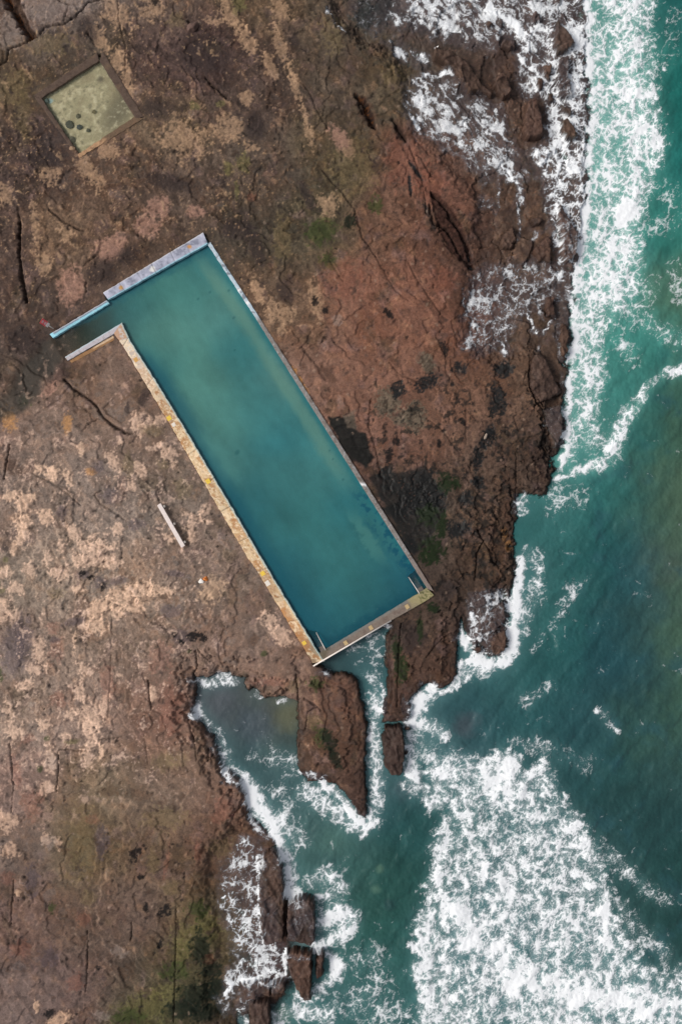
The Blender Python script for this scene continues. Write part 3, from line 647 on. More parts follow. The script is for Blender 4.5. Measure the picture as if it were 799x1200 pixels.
def water_material(name, rough=.10, bump=.25, scale=1.3):
    """turbid water: the water's own colour and opacity, foam lying on it"""
    m, nt, b = nodes(name)
    g = N(nt, 'ShaderNodeNewGeometry')
    a = attr(nt, 'tint'); fo = attr(nt, 'foam'); al = attr(nt, 'opacity')
    fine = noise(nt, 7.0, 4, .65, g.outputs['Position'])
    fm = ramp(nt, mathn(nt, 'ADD', fo.outputs['Fac'], ramp(nt, fine.outputs['Fac'], .3, .7, -.14, .14)), .10, .86)
    fmn = N(nt, 'ShaderNodeMapRange'); fmn.interpolation_type = 'LINEAR'
    nt.links.new(fm, fmn.inputs['Value']); ff = fmn.outputs['Result']
    mx = N(nt, 'ShaderNodeMix'); mx.data_type = 'RGBA'
    nt.links.new(ff, mx.inputs['Factor']); nt.links.new(a.outputs['Color'], mx.inputs['A'])
    mx.inputs['B'].default_value = (.86, .88, .90, 1)
    nt.links.new(mx.outputs['Result'], b.inputs['Base Color'])
    nt.links.new(ramp(nt, ff, 0, 1, rough, .85), b.inputs['Roughness'])
    nt.links.new(mathn(nt, 'MAXIMUM', al.outputs['Fac'], mathn(nt, 'MULTIPLY', ff, .97)), b.inputs['Alpha'])
    b.inputs['IOR'].default_value = 1.33
    n1 = noise(nt, scale, 4, .6, g.outputs['Position'])
    bp = N(nt, 'ShaderNodeBump'); bp.inputs['Strength'].default_value = bump; bp.inputs['Distance'].default_value = .12
    nt.links.new(mathn(nt, 'ADD', n1.outputs['Fac'], mathn(nt, 'MULTIPLY', ff, .3)), bp.inputs['Height'])
    nt.links.new(bp.outputs['Normal'], b.inputs['Normal'])
    return m
MSEA = water_material('sea_water', .10, .55, 1.6)
MPW = water_material('pool_water', .08, .22, 2.6)

# ------------------------------------------------------------------ terrain object
vis = np.ones_like(RX, bool)
me = grid_mesh('rock_platform', WX, WY, Z, vis, {'tint': np.clip(A, .006, .9), 'wet': WET})
link('rock_platform', me, MROCK, kind='structure')
for sl, zb, msk, lab, ctr in block_jobs:
    msk = msk.copy(); msk[[0, -1]] = False; msk[:, [0, -1]] = False
    x0, y0, _ = at(ctr[0], ctr[1], ZR)
    me = grid_mesh('sea_rock', WX[sl] - F(x0), WY[sl] - F(y0), zb, msk, {'tint': np.clip(A[sl], .006, .9), 'wet': np.full_like(zb, .7)})
    o = link('sea_rock', me, MROCK, label=lab, category='rock', group='wave-washed rocks along the shore')
    o.location = (x0, y0, 0)
print('terrain', time.time() - T0)

# ------------------------------------------------------------------ sea: colour, foam density, surface
qx1, qy1 = gx, gy
D = np.zeros_like(QX); SW = np.zeros_like(QX)
def stroke(pts, dens, r=None, arr=None, warp=False):
    arr = D if arr is None else arr
    rr = [p[2] if len(p) > 2 else r for p in pts]
    P = np.array([p[:2] for p in pts], dtype=float); R = max(rr) * 1.5 + 4
    sl = win(*(P.min(0) - R), *(P.max(0) + R), qx1, qy1)
    if len(pts) == 1: pts = [pts[0], (pts[0][0] + .1, pts[0][1])]; rr = rr * 2
    d, p = seg_dist(QX[sl] + N2[sl] * 5 + N3[sl] * 1.5 + (N1[sl] * 5 if warp else 0), QY[sl] + M2[sl] * 5 + N4[sl], pts)
    rad = np.interp(p, range(len(rr)), rr)
    g = sstep(1.45, 0.1, d / rad * (1 - .40 * N1[sl] - .45 * N2[sl] - .2 * N3[sl]))
    arr[sl] = np.maximum(arr[sl], dens * g)
def area(poly, dens, feather=10, arr=None, rag=8):
    arr = D if arr is None else arr
    P = np.array(poly, dtype=float)
    sl = win(*(P.min(0) - feather - rag), *(P.max(0) + feather + rag), qx1, qy1)
    d = poly_sdf(QX[sl], QY[sl], poly) + rag * (N2[sl] * .7 + N3[sl] * .4)
    arr[sl] = np.maximum(arr[sl], dens * sstep(-feather * .5, feather * .5, d))

# surf strip on the right
area([(690,-60),(748,-60),(758,10),(765,50),(768,110),(780,165),(776,195),(760,222),(750,245),(754,290),(748,335),(738,366),(716,378),(706,410),(712,440),(700,470),(682,500),(672,540),(662,545),(661,480),(668,400),(668,330),(684,270)], .50, 16)
stroke([(735,-40,30),(738,40,28),(740,110,28),(748,170,26),(735,240,22),(728,300,24),(712,345,22)], .76)
stroke([(705,20,12),(706,120,12),(706,200,14),(700,280,16)], .52)
stroke([(688,-40,9),(686,20,8),(688,60,8),(693,110,9),(691,170,9),(687,230,9),(683,280,9),(676,310,10),(671,340,9),(674,380,8),(674,410,6),(667,445,6),(664,490,5),(662,530,6),(653,550,6)], .98, warp=True)
stroke([(690,300,22),(705,330,22),(700,370,20)], .74)
stroke([(684,400,14),(690,440,18),(684,480,16),(690,520,14)], .56)
stroke([(655,560,7),(678,552,8),(700,545,8),(716,530,8),(722,510,10),(730,490,10),(745,478,8),(756,455,6),(775,440,5),(796,432,7),(830,425,9)], .62)
stroke([(715,530,12),(728,500,13)], .40)
stroke([(672,580,20),(650,590,16)], .26)
stroke([(720,380,16),(745,370,16),(762,330,14)], .24)
stroke([(758,375,12),(780,392,12),(798,400,14)], .27)
stroke([(740,425,12),(725,400,14)], .2)
stroke([(780,60,20),(790,20,16)], .12); stroke([(782,220,18),(790,250,20)], .16); stroke([(796,350,10),(790,310,10)], .2); stroke([(750,270,16),(790,262,12)], .18)
stroke([(612,586,9),(608,600,7),(612,596,8)], .5)
# bottom field of broken wave
area([(500,905),(515,890),(530,880),(560,887),(600,874),(618,900),(640,890),(655,925),(668,945),(682,965),(697,985),(707,1010),(716,1040),(722,1070),(732,1095),(747,1118),(772,1138),(799,1133),(850,1128),(850,1260),(490,1260),(488,1190),(493,1140),(490,1120),(483,1085),(488,1070),(497,1055),(505,1000),(510,975),(520,950),(505,950),(498,930)], .55, 18, rag=14)
stroke([(530,1060,24),(560,1110,34),(620,1150,40),(700,1170,36),(780,1180,36)], .84)
stroke([(520,900,14),(560,910,22),(600,930,26),(640,970,26),(660,1020,22)], .66)
stroke([(505,1075,12),(497,1110,12),(500,1170,14)], .85)
stroke([(690,985,14),(720,1008,13),(745,1030,12),(765,1050,10),(785,1055,9)], .30)
stroke([(722,1060,16),(742,1090,14),(780,1118,12)], .33)
stroke([(655,885,10),(690,900,10)], .22); stroke([(604,868,8),(640,876,10)], .34)
stroke([(700,830,5),(712,845,6),(722,858,6)], .36); stroke([(685,902,4),(690,885,5)], .3); stroke([(615,820,8),(645,805,6)], .24); stroke([(648,735,6),(672,690,8),(690,678,5)], .26); stroke([(625,760,6),(636,745,7)], .26)
# the washed corner of the cape
stroke([(612,655,5),(608,680,7),(604,700,8),(602,730,8),(601,757,8),(590,774,8),(572,779,8),(552,774,7)], 1.05)
stroke([(530,748,3),(541,745,6),(552,757,9),(560,770,9)], .95)
stroke([(552,720,4),(554,740,5)], .95); stroke([(538,728,3),(541,745,4)], .9)
stroke([(616,645,9),(630,650,9),(628,680,12),(620,710,12),(612,740,11)], .40)
stroke([(575,785,12),(545,790,12)], .40); stroke([(540,775,4),(537,795,4),(530,808,4),(518,812,4)], .85)
area([(548,695),(600,690),(600,765),(560,770),(548,745)], .60, 10, rag=5)
# between middle spit and broken wave
stroke([(508,808,10),(494,818,13),(484,832,12),(482,846,10)], .98); stroke([(490,848,8),(510,852,9),(520,862,7)], .78)
stroke([(484,866,13),(480,890,11),(486,910,11)], .62); stroke([(500,880,14),(512,900,14)], .34); stroke([(470,922,8),(500,928,14),(520,915,10)], .40)
# gut between broad outcrop and middle spit
stroke([(440,742,12),(436,775,14)], .28); stroke([(437,790,12),(441,815,11)], .40); stroke([(442,820,9),(437,860,8),(440,900,9),(443,935,10),(436,960,9)], .60)
stroke([(377,786,6),(384,788,5)], .72); stroke([(454,733,5)], .75); stroke([(448,800,4),(449,835,4)], .62); stroke([(405,760,10),(420,752,10)], .24)
# tip of the broad outcrop
stroke([(350,904,3),(366,905,4),(378,908,5),(384,922,6),(400,935,7),(413,954,7),(428,970,6),(440,962,6)], .95)
stroke([(358,928,12),(385,945,15),(408,965,13),(425,975,8)], .50); stroke([(345,890,8),(338,905,12)], .25); stroke([(320,880,14),(335,900,14)], .22)
# cove
stroke([(228,797,8),(240,800,9),(258,796,9),(272,795,7)], .52); stroke([(230,820,7),(232,836,7)], .40); stroke([(226,837,4),(240,842,6),(246,848,5)], .82)
stroke([(250,856,9),(258,875,10),(262,890,10),(268,902,9)], .46); stroke([(258,893,4),(268,906,6),(282,912,9),(292,924,10),(300,940,11)], .82)
stroke([(297,932,11),(309,952,11),(318,965,9),(326,985,9),(333,1005,10),(338,1030,12),(343,1052,10)], 1.0)
stroke([(292,884,8),(318,890,10)], .14); stroke([(299,813,5),(306,816,3)], .55); stroke([(333,822,5)], .7)
stroke([(318,925,14),(336,935,14),(345,960,12)], .24); stroke([(328,960,12),(346,985,14)], .36)
# lower rocks
stroke([(345,1045,10),(352,1055,9)], .8); stroke([(366,1035,13),(384,1022,12),(398,1040,12),(380,1050,12)], .42)
stroke([(372,1085,13),(388,1072,13),(404,1070,10),(416,1072,7),(410,1088,10),(392,1100,10),(374,1108,9)], .86)
stroke([(350,1075,12),(362,1065,9)], .45)
stroke([(384,1118,7),(396,1130,10),(392,1146,9),(376,1155,7)], .62); stroke([(376,1160,9),(340,1185,12),(380,1190,16)], .44); stroke([(410,1125,18),(435,1120,22),(445,1160,24),(405,1175,22),(470,1190,24)], .26)
area([(257,1042),(263,1012),(276,996),(285,978),(300,984),(312,1003),(308,1050),(318,1095),(336,1108),(342,1145),(320,1152),(288,1152),(272,1172),(262,1190),(258,1164),(276,1123),(270,1095),(259,1066)], .62, 18, rag=10)
stroke([(276,996,4),(288,984,5),(296,996,6)], .7); stroke([(262,1040,5),(263,1064,6),(274,1090,6)], .8); stroke([(300,1010,5),(304,1060,4),(308,1105,5)], .85); stroke([(312,1050,10),(322,1090,11)], .42)
stroke([(300,1205,10),(320,1190,10),(330,1215,12)], .45)
stroke([(281,1146,6),(300,1149,7),(318,1148,7),(334,1136,7),(330,1118,6),(336,1113,3),(350,1117,3),(364,1112,3)], 1.0)
stroke([(299,1006,6),(303,1014,6)], .9); stroke([(285,1125,10),(300,1130,10)], .8)
stroke([(320,1090,12),(318,1060,10)], .34); stroke([(264,1165,4),(272,1152,5),(285,1150,5)], .9); stroke([(280,1185,8),(300,1160,10)], .5); stroke([(288,1195,5),(285,1180,4)], .7); stroke([(345,1085,9)], .5); stroke([(340,1140,6)], .34)
stroke([(292,955,3),(300,968,5),(312,978,8)], .6)
# swash over the upper shelf
area([(445,-60),(690,-60),(690,70),(640,60),(600,38),(570,62),(545,55),(515,48),(490,34),(465,34),(450,22)], .62, 22, rag=15)
area([(392,-60),(450,-60),(452,40),(440,50),(425,40),(408,20)], .22, 12, rag=6)
stroke([(383,16,2),(390,30,2.5),(402,46,2)], .75)
area([(446,50),(462,44),(478,52),(490,62),(504,72),(502,80),(486,82),(468,72)], .58, 14, rag=8)
area([(472,112),(482,92),(497,88),(502,82),(510,92),(520,90),(532,98),(556,110),(575,118),(592,140),(605,180),(616,214),(600,215),(580,205),(566,196),(548,188),(528,176),(508,166),(490,158),(478,142)], .60, 20, rag=13)
stroke([(474,114,5),(476,128,5),(482,142,5),(490,152,4)], .85); stroke([(486,100,6),(500,90,5),(528,88,5)], .72)
stroke([(588,196,5),(600,212,4),(609,225,5),(611,240,4)], .85); stroke([(565,235,8),(575,238,6)], .6); stroke([(550,190,8),(570,205,10)], .5)
area([(600,30),(690,20),(692,280),(672,315),(655,318),(645,270),(638,235),(628,200),(612,180),(640,165),(640,118),(610,112)], .78, 18, rag=12)
stroke([(575,10,14),(600,30,12),(612,45,10)], .9); stroke([(628,60,6),(632,100,7),(640,130,6),(650,165,6)], .72); stroke([(645,96,3),(651,85,3)], .8)
stroke([(648,240,4),(660,262,4),(676,276,4)], .85); stroke([(652,230,8),(656,215,10)], .7)
stroke([(606,245,2.5),(608,265,2.5),(606,282,2.5)], .7); stroke([(585,205,3),(583,235,2.5),(580,250,3)], .6); stroke([(620,285,3),(645,262,4)], .5)
area([(548,330),(575,312),(600,312),(640,305),(665,322),(662,345),(640,352),(614,365),(600,384),(594,415),(575,408),(558,416),(542,412),(546,380)], .53, 24, rag=15)
stroke([(618,372,3),(624,388,4),(634,391,4),(644,378,3)], .8); stroke([(575,388,2.5),(586,404,3),(591,417,3)], .8); stroke([(545,412,4),(549,385,4),(556,372,4)], .55); stroke([(540,340,2.5),(545,372,2.5)], .5)
stroke([(640,330,8),(655,325,9),(668,345,7)], .75); stroke([(628,345,5),(635,375,3)], .6); stroke([(655,372,2),(642,371,2)], .8); stroke([(630,405,3),(628,412,3)], .5)
stroke([(638,492,4),(645,505,3),(660,505,3)], .45); stroke([(655,440,4),(660,460,3)], .45); stroke([(650,395,4),(655,420,3)], .3)
area([(632,480),(664,475),(662,525),(648,526)], .34, 5, rag=3)
area([(640,340),(668,340),(668,420),(655,425)], .28, 6, rag=3)

D *= (1 - BT)
D *= (1 + .10 * N1 + .16 * N2)
FM = np.clip(D, 0, 1.1)
SWM = sstep(.02, .22, D)                        # where the drape of swash exists on rock

# water colour control points
WT = [(720,-20,62,136,126),(790,0,30,104,98),(790,100,26,110,100),(790,200,34,120,110),(760,260,46,132,118),(720,100,90,160,148),(712,200,96,166,154),(720,300,80,156,146),(790,280,42,124,112),(795,320,74,116,92),
 (740,400,62,142,128),(720,450,66,144,132),(680,520,78,150,140),(770,460,42,100,92),(790,500,64,104,84),(740,520,42,106,100),(790,580,78,108,82),(700,580,44,112,106),(650,600,60,124,118),(760,590,56,102,92),
 (640,650,50,108,104),(700,650,38,98,94),(740,660,38,86,92),(790,660,78,104,86),(760,720,44,86,86),(650,720,42,100,96),(790,730,72,104,84),(720,760,36,84,88),(640,780,42,98,96),(740,790,38,80,84),(790,800,58,96,82),
 (560,820,46,96,98),(540,850,50,88,92),(600,840,44,96,96),(680,840,42,88,90),(760,860,48,88,80),(720,900,40,84,82),(790,900,46,84,80),(650,900,42,88,88),(760,960,38,78,76),(720,980,40,80,78),(790,1020,36,78,74),(770,1080,36,76,72),
 (600,1000,40,86,88),(560,1100,48,96,100),(700,1150,64,112,112),(520,960,38,90,86),(480,980,36,86,82),(460,1020,40,88,80),(440,1060,42,90,80),(480,1080,40,90,84),(420,1020,54,100,92),(400,1000,62,106,100),(380,980,66,108,104),
 (440,1140,46,100,92),(400,1180,58,108,104),(480,1180,50,102,98),(360,960,70,108,104),(340,920,64,98,98),(310,900,60,96,96),(290,860,62,92,94),(270,830,74,92,94),(310,830,80,92,86),(335,835,92,98,80),(250,810,84,98,100),
 (340,870,60,94,92),(440,800,62,112,112),(430,760,50,88,90),(440,900,74,116,118),(400,770,52,84,86),(490,870,84,130,128),(450,960,44,90,90),(480,930,44,88,88),(340,1010,70,116,110),(300,1100,90,120,120),(600,600,50,110,106),
 (620,680,58,116,112),(580,790,58,110,108),(600,100,96,110,118),(550,350,70,92,98),(600,350,74,96,102)]
wt = np.array(WT, dtype=F); wc = np.concatenate([wt[:, :2], lin(wt[:, 2:5])], 1)
WCOL = sample(idw(wc, 26), QX + N1 * 16 + N2 * 5, QY + M1 * 16 + M2 * 5)
cl = fbm(QX, QY, 1 / 38, 5, 401)
reef = fbm(QX + N2 * 6, QY + M2 * 6, 1 / 15, 5, 431, gain=.65)
WCOL *= (.80 * (1 + 0.22 * cl + 0.08 * M2 + .10 * reef + .04 * N3))[..., None] * np.array([1.08, .91, .96], F)
def wmix(m, rgb, k):
    global WCOL
    mm = (m * k)[..., None]; WCOL = WCOL * (1 - mm) + lin(rgb) * mm
wmix(sstep(0.1, .7, cl + .4 * M1) * sstep(640, 700, QX) * sstep(380, 470, QY), (40, 76, 84), .5)          # slate hollows
wmix(sstep(0.05, .6, M1 - .5 * cl + .2) * sstep(700, 800, QX + 30 * N1) * sstep(250, 330, QY) * sstep(960, 820, QY), (72, 104, 84), .30)   # weedy reef showing through
for (x, y, r, c, k) in [(545,850,17,(78,76,84),.45),(445,1018,6,(96,128,108),.45),(440,1042,6,(96,128,110),.4),(455,1060,8,(40,62,66),.5),(300,850,26,(70,80,90),.5),(338,838,22,(104,104,78),.55),(262,822,18,(84,88,94),.4),(470,925,14,(56,66,74),.5),(330,1190,14,(90,110,84),.5),(390,985,22,(78,112,104),.5)]:
    g = sstep(1.3, .2, np.hypot(QX - x, QY - y) / r * (1 - .35 * N2 - .3 * M2))
    wmix(g, c, k)
# aerated, milky water round the foam
def box(a, r):
    core = a.astype(np.float64)
    for ax in (0, 1):
        c = np.cumsum(np.insert(core, 0, 0, axis=ax), axis=ax)
        n = core.shape[ax]; i0 = np.clip(np.arange(n) - r, 0, n); i1 = np.clip(np.arange(n) + r + 1, 0, n)
        core = (np.take(c, i1, ax) - np.take(c, i0, ax)) / (2 * r + 1)
    return core.astype(F)
AER = np.clip(box(box(FM, 8), 6) * 1.3, 0, 1)
teal = sstep(600, 660, QX) * sstep(660, 520, QY)
wmix(AER * teal, (112, 178, 166), .55)
wmix(AER * (1 - teal), (104, 146, 148), .55)
print('sea colour', time.time() - T0)

# foam pattern --------------------------------------------------------------
act = (D > 0.015)
x, y = QX[act], QY[act]
d = FM[act]
wa = fbm(x, y, 1 / 16, 3, 501); wb = fbm(x, y, 1 / 16, 3, 541)
wa2 = fbm(x, y, 1 / 6, 2, 551); wb2 = fbm(x, y, 1 / 6, 2, 561)
ax, ay = x.copy(), y.copy()                    # foam carried along by eddies: advect the pattern through a curl field
for k in range(6):
    def psi(px_, py_): return gnoise(px_ / 34, py_ / 34, 521) * 1.6 + .50 * gnoise(px_ / 14, py_ / 14, 522)
    p0 = psi(ax, ay); vx_ = (psi(ax, ay + .6) - p0) / .6; vy_ = -(psi(ax + .6, ay) - p0) / .6
    ax = ax + vx_ * 6.5; ay = ay + vy_ * 6.5
xx, yy = ax + wa2 * 1.2, ay + wb2 * 1.2
f1, f2, r1 = worley(xx, yy, 1 / 10.0, 71); c1 = f2 - f1
f1, f2, r2 = worley(xx + 3 + wa2, yy * .9 + wb2, 1 / 4.6, 72); c2 = f2 - f1
f1, f2, r3 = worley(xx, yy, 1 / 2.4, 73); c3 = f2 - f1
def rank(v):
    r = np.empty(v.shape, F); r[np.argsort(v)] = np.linspace(0, 1, v.size, dtype=F); return r
rg = ridged(xx, yy, 1 / 13, 4, 583)
cl1 = fbm(x, y, 1 / 20, 4, 591); cl2 = fbm(x, y, 1 / 7, 3, 593)
e1, e2, e3 = np.exp(-c1 / .11), np.exp(-c2 / .17), np.exp(-c3 / .25)
fi = gnoise(x / 1.5, y / 1.5, 577) + .6 * gnoise(xx / 3, yy / 3, 578)
f1, f2, r0 = worley(xx + wa * 2, yy + wb * 2, 1 / 19.0, 70); e0 = np.exp(-(f2 - f1) / .08)
web = rank(e0 * .55 + e1 * .75 + e2 * .62 + e3 * .30 + rg * .30 + cl1 * .46 + cl2 * .16 + fi * .16)
# the field of broken wave: rounded clumps pulled seaward, dark gaps between them
cl3 = fbm(ax * .5 + x * .5, (ay * .5 + y * .5) * .8, 1 / 11, 5, 597, gain=.62)
clump = rank(cl3 * .95 + e1 * .30 + e2 * .50 + e3 * .26 + rg * .25 + fi * .14)
# strands along the run of the swash
c_, s_ = math.cos(math.radians(46)), math.sin(math.radians(46))
sx, sy = x * .62 + ax * .38 + wa * 5, y * .62 + ay * .38 + wb * 5
u_, v_ = sx * c_ + sy * s_, -sx * s_ + sy * c_
strand = ridged(u_ / 11 + wa * .5, v_ + 2 * wb + .8 * wa2, 1 / 8.0, 3, 605) * .75 + ridged(u_ / 9 + wa * .6, v_ + 2 * wa + .8 * wb2, 1 / 3.8, 2, 615) * .55
strand = rank(strand + .22 * e2 + .34 * cl1 + .2 * cl2 + fi * .12)
swashC = (sstep(14, -14, np.maximum(np.abs(x - 548) - 88, np.abs(y - 110) - 118) + 14 * wa) * .92).astype(F)
fieldB = (sstep(470, 500, x) * sstep(860, 890, y) * .75).astype(F)
w = rank(web * (1 - swashC) * (1 - fieldB) + strand * swashC + clump * fieldB)
cl0 = fbm(x + wa * 8, (y + wb * 8) * .8, 1 / 44, 4, 671)
dd = np.where(d < 1, d * (1 + (.34 * cl1 + .42 * cl0) * sstep(1.0, .6, d)), d)
dd = np.clip(dd + .20 * sstep(.25, .7, cl0 + .4 * cl1) * sstep(.4, .6, d), 0, 1.1)
foam = sstep(-.26, .52, w - (1 - dd) - .01) * (1 + .16 * fi)
foam = np.maximum(foam, sstep(.72, 1.02, dd + .22 * cl2 + .20 * cl1 + .16 * (web - .5)) * (1 - .22 * np.clip(cl2 + .1, 0, 1)))
veil = (.07 + .26 * dd) * (.6 + .5 * fbm(x + wa * 6, y + wb * 6, 1 / 5, 3, 661) + .25 * e2) * sstep(.03, .35, d)
foam = np.maximum(foam, np.clip(veil, 0, .5))
foam *= sstep(.015, .10, d)
FOAM = np.zeros_like(QX); FOAM[act] = np.clip(foam, 0, 1)
mist = box(box(FOAM, 1), 2)                    # fine bubbles spread round the strands
FOAM = np.clip(.74 * FOAM + .34 * mist, 0, 1)
FOAM[~act] *= .8
wisps = sstep(.72, .95, ridged(QX + N2 * 9, QY + M2 * 9, 1 / 34, 4, 777)) * sstep(.0, .6, cl + .1) * .38
FOAM = np.maximum(FOAM, wisps)

wob1 = fbm(QX, QY, 1 / 70, 3, 821) * 16; wob2 = fbm(QX, QY, 1 / 26, 3, 823) * 7
off = sstep(-5, 60, -SD)
swell = off * (.10 * np.sin((QX * .94 - QY * .34 + wob1 + wob2) / 9.5) * (.5 + .5 * np.clip(cl, -1, 1)) + .045 * np.sin((QX * .80 + QY * .60 + wob2 * 1.6) / 3.6) + .03 * fbm(QX, QY, 1 / 4, 2, 827))
ZS = (swell + 0.07 * fbm(QX, QY, 1 / 34, 4, 811) + 0.05 * FOAM * sstep(.3, .8, FM) + .03 * box(box(sstep(.6, 1.0, FM), 6), 6)).astype(F)
depth = ZS - Zc
dry = Zc > ZS
ZD = np.where(dry, Zc + 0.015 + 0.012 * FOAM, ZS).astype(F)
film = SWM * dry
op_sea = 1 - np.exp(-np.maximum(depth, 0) / .55)
OP = np.where(dry, .15 * SWM, np.clip(op_sea, .10, 1)).astype(F)
OP = np.where(QX > 699, np.maximum(OP, sstep(699, 712, QX)), OP)
keep = (depth > -0.12) | (film > .02)
inpool = np.zeros_like(QX, bool)
sl = win(30, 250, 540, 800)
inpool[sl] = poly_sdf(RX[sl], RY[sl], [(p[0], p[1]) for p in POOL_OUT]) > -1.0
inpool |= (RX < 205) & (RY < 1180) 
keep &= ~inpool
# thin film on rock has the grey-violet of shallow froth
fl = (film)[..., None]
WCOL = WCOL * (1 - fl) + lin((96, 94, 104)) * fl
FOAM = np.where(dry & (film < .02), 0, np.where(dry, FOAM * (.60 + .34 * sstep(.35, .9, FM)), FOAM))
me = grid_mesh('sea', WX, WY, np.where(keep | ~dry, ZD, ZS), keep, {'tint': np.clip(WCOL, .004, .9), 'foam': FOAM, 'opacity': OP})
link('sea', me, MSEA, kind='structure')
print('sea', time.time() - T0)

# ------------------------------------------------------------------ sea pool: walls, walkway, water
def lerp_poly(pts, n):
    P = np.array(pts, dtype=float); L = np.r_[0, np.cumsum(np.hypot(*np.diff(P, axis=0).T))]
    t = np.linspace(0, L[-1], n)
    return np.stack([np.interp(t, L, P[:, 0]), np.interp(t, L, P[:, 1])], 1), L[-1]

def strip(name, left, right, zt, zb, colfn, mat, parent, nw=10, step=1.0, rough=0.012, joints=None, **props):
    """solid kerb or walkway between two pixel polylines with a slightly uneven top; colfn(px, py, t, s) gives its colour"""
    L = max(lerp_poly(left, 2)[1], lerp_poly(right, 2)[1]); n = max(4, int(L / step))
    a, _ = lerp_poly(left, n); b, _ = lerp_poly(right, n)
    s = np.linspace(0, 1, nw)
    px = (a[:, None, 0] * (1 - s) + b[:, None, 0] * s).astype(F); py = (a[:, None, 1] * (1 - s) + b[:, None, 1] * s).astype(F)
    # worn edges
    wob = fbm(px, py, 1 / 6, 3, 905) * (.8 if name == 'walkway' or parent.name == 'wading_pool' else .4)
    nrm = (b - a); nrm /= np.maximum(np.hypot(*nrm.T)[:, None], 1e-6)
    edge = np.zeros(nw); edge[0] = 1; edge[-1] = 1
    px = px + wob * nrm[:, None, 0] * edge; py = py + wob * nrm[:, None, 1] * edge
    t = np.repeat(np.linspace(0, L, n)[:, None], nw, 1).astype(F)
    ss = np.repeat(s[None], n, 0).astype(F)
    z = np.full_like(px, zt) + rough * fbm(px, py, 1 / 5, 3, 911)
    z[:, 0] -= .02; z[:, -1] -= .02; z[0] -= .02; z[-1] -= .02
    col = colfn(px, py, t, ss)
    for j in joints or []:
        g = np.exp(-((t - j) / .55) ** 2)
        z -= .035 * g; col = col * (1 - .5 * g[..., None])
    k = S * (H - z) / H
    X, Y = (px - CX) * k, (CY - py) * k
    # ring of base vertices
    ring = [(i, 0) for i in range(n)] + [(n - 1, j) for j in range(1, nw)] + [(i, nw - 1) for i in range(n - 2, -1, -1)] + [(0, j) for j in range(nw - 2, 0, -1)]
    ri = np.array([i * nw + j for i, j in ring])
    top = np.stack([X.ravel(), Y.ravel(), z.ravel()], 1)
    base = top[ri].copy(); base[:, 2] = zb
    idx = np.arange(n * nw).reshape(n, nw)
    q = np.stack([idx[:-1, :-1], idx[1:, :-1], idx[1:, 1:], idx[:-1, 1:]], -1).reshape(-1, 4)
    m = len(ri); bi = n * nw + np.arange(m)
    side = np.stack([ri, bi, np.roll(bi, -1), np.roll(ri, -1)], 1)
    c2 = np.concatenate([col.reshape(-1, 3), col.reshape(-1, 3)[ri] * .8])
    org = np.array(parent.location) if parent is not None else np.zeros(3)
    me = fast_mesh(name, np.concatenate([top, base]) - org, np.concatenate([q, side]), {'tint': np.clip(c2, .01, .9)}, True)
    bm = bmesh.new(); bm.from_mesh(me); bmesh.ops.recalc_face_normals(bm, faces=bm.faces)
    for e_ in bm.edges:
        if len(e_.link_faces) == 2 and e_.calc_face_angle(0) > .6: e_.smooth = False
    bm.to_mesh(me); bm.free()
    o = link(name, me, mat)
    o.parent = parent
    for k_, v_ in props.items(): o[k_] = v_
    return o

def blend(base, m, rgb, k=1.0):
    m = (m * k)[..., None]; return base * (1 - m) + lin(rgb) * m

def col_walk(px, py, t, s):
    n1 = fbm(px, py, 1 / 9, 4, 21); n2 = fbm(px, py, 1 / 3.2, 3, 22); n3 = fbm(px, py, 1 / 26, 3, 24)
    c = np.ones(px.shape + (3,), F) * lin((212, 182, 142))
    c = blend(c, sstep(.05, .5, n1 + .5 * n2), (184, 136, 88), .8)
    c = blend(c, sstep(.1, .5, -n1 + .5 * n2), (232, 204, 166), .8)
    c = blend(c, sstep(.05, .4, n2 - .2), (244, 226, 200), .75)
    c = blend(c, sstep(.28, .36, n2 + .3 * n1) , (150, 104, 66), .55); c = blend(c, sstep(.30, .40, -n2 + .35 * n1), (252, 232, 204), .7)
    c = blend(c, sstep(300, 395, t + 30 * n3) * sstep(.75, .45, s + .3 * n1) , (160, 104, 62), .55)
    c = blend(c, sstep(70, 20, t + 20 * n1), (186, 182, 186), .85)
    c = blend(c, sstep(150, 60, t + 40 * n1), (196, 178, 162), .5)
    c = blend(c, sstep(425, 440, t + 6 * n1), (128, 112, 92), .75)
    c = blend(c, sstep(.25, .45, n2) * .6, (150, 110, 80), .5)
    slab = hsh((t / 42).astype(np.int32), np.zeros_like(t, np.int32), 5).astype(F) / 2 ** 32
    slab2 = hsh((t / 9 + 3 * n1).astype(np.int32), (s * 1.6 + n3).astype(np.int32), 6).astype(F) / 2 ** 32
    c = blend(c, sstep(.62, .8, slab2), (178, 122, 70), .6); c = blend(c, sstep(.30, .12, slab2), (240, 216, 180), .6)
    c *= (0.86 + .28 * slab)[..., None]
    c = blend(c, sstep(.82, .94, s + .05 * n2), (170, 198, 196), .75)
    return c * (1 + .10 * n2)[..., None]
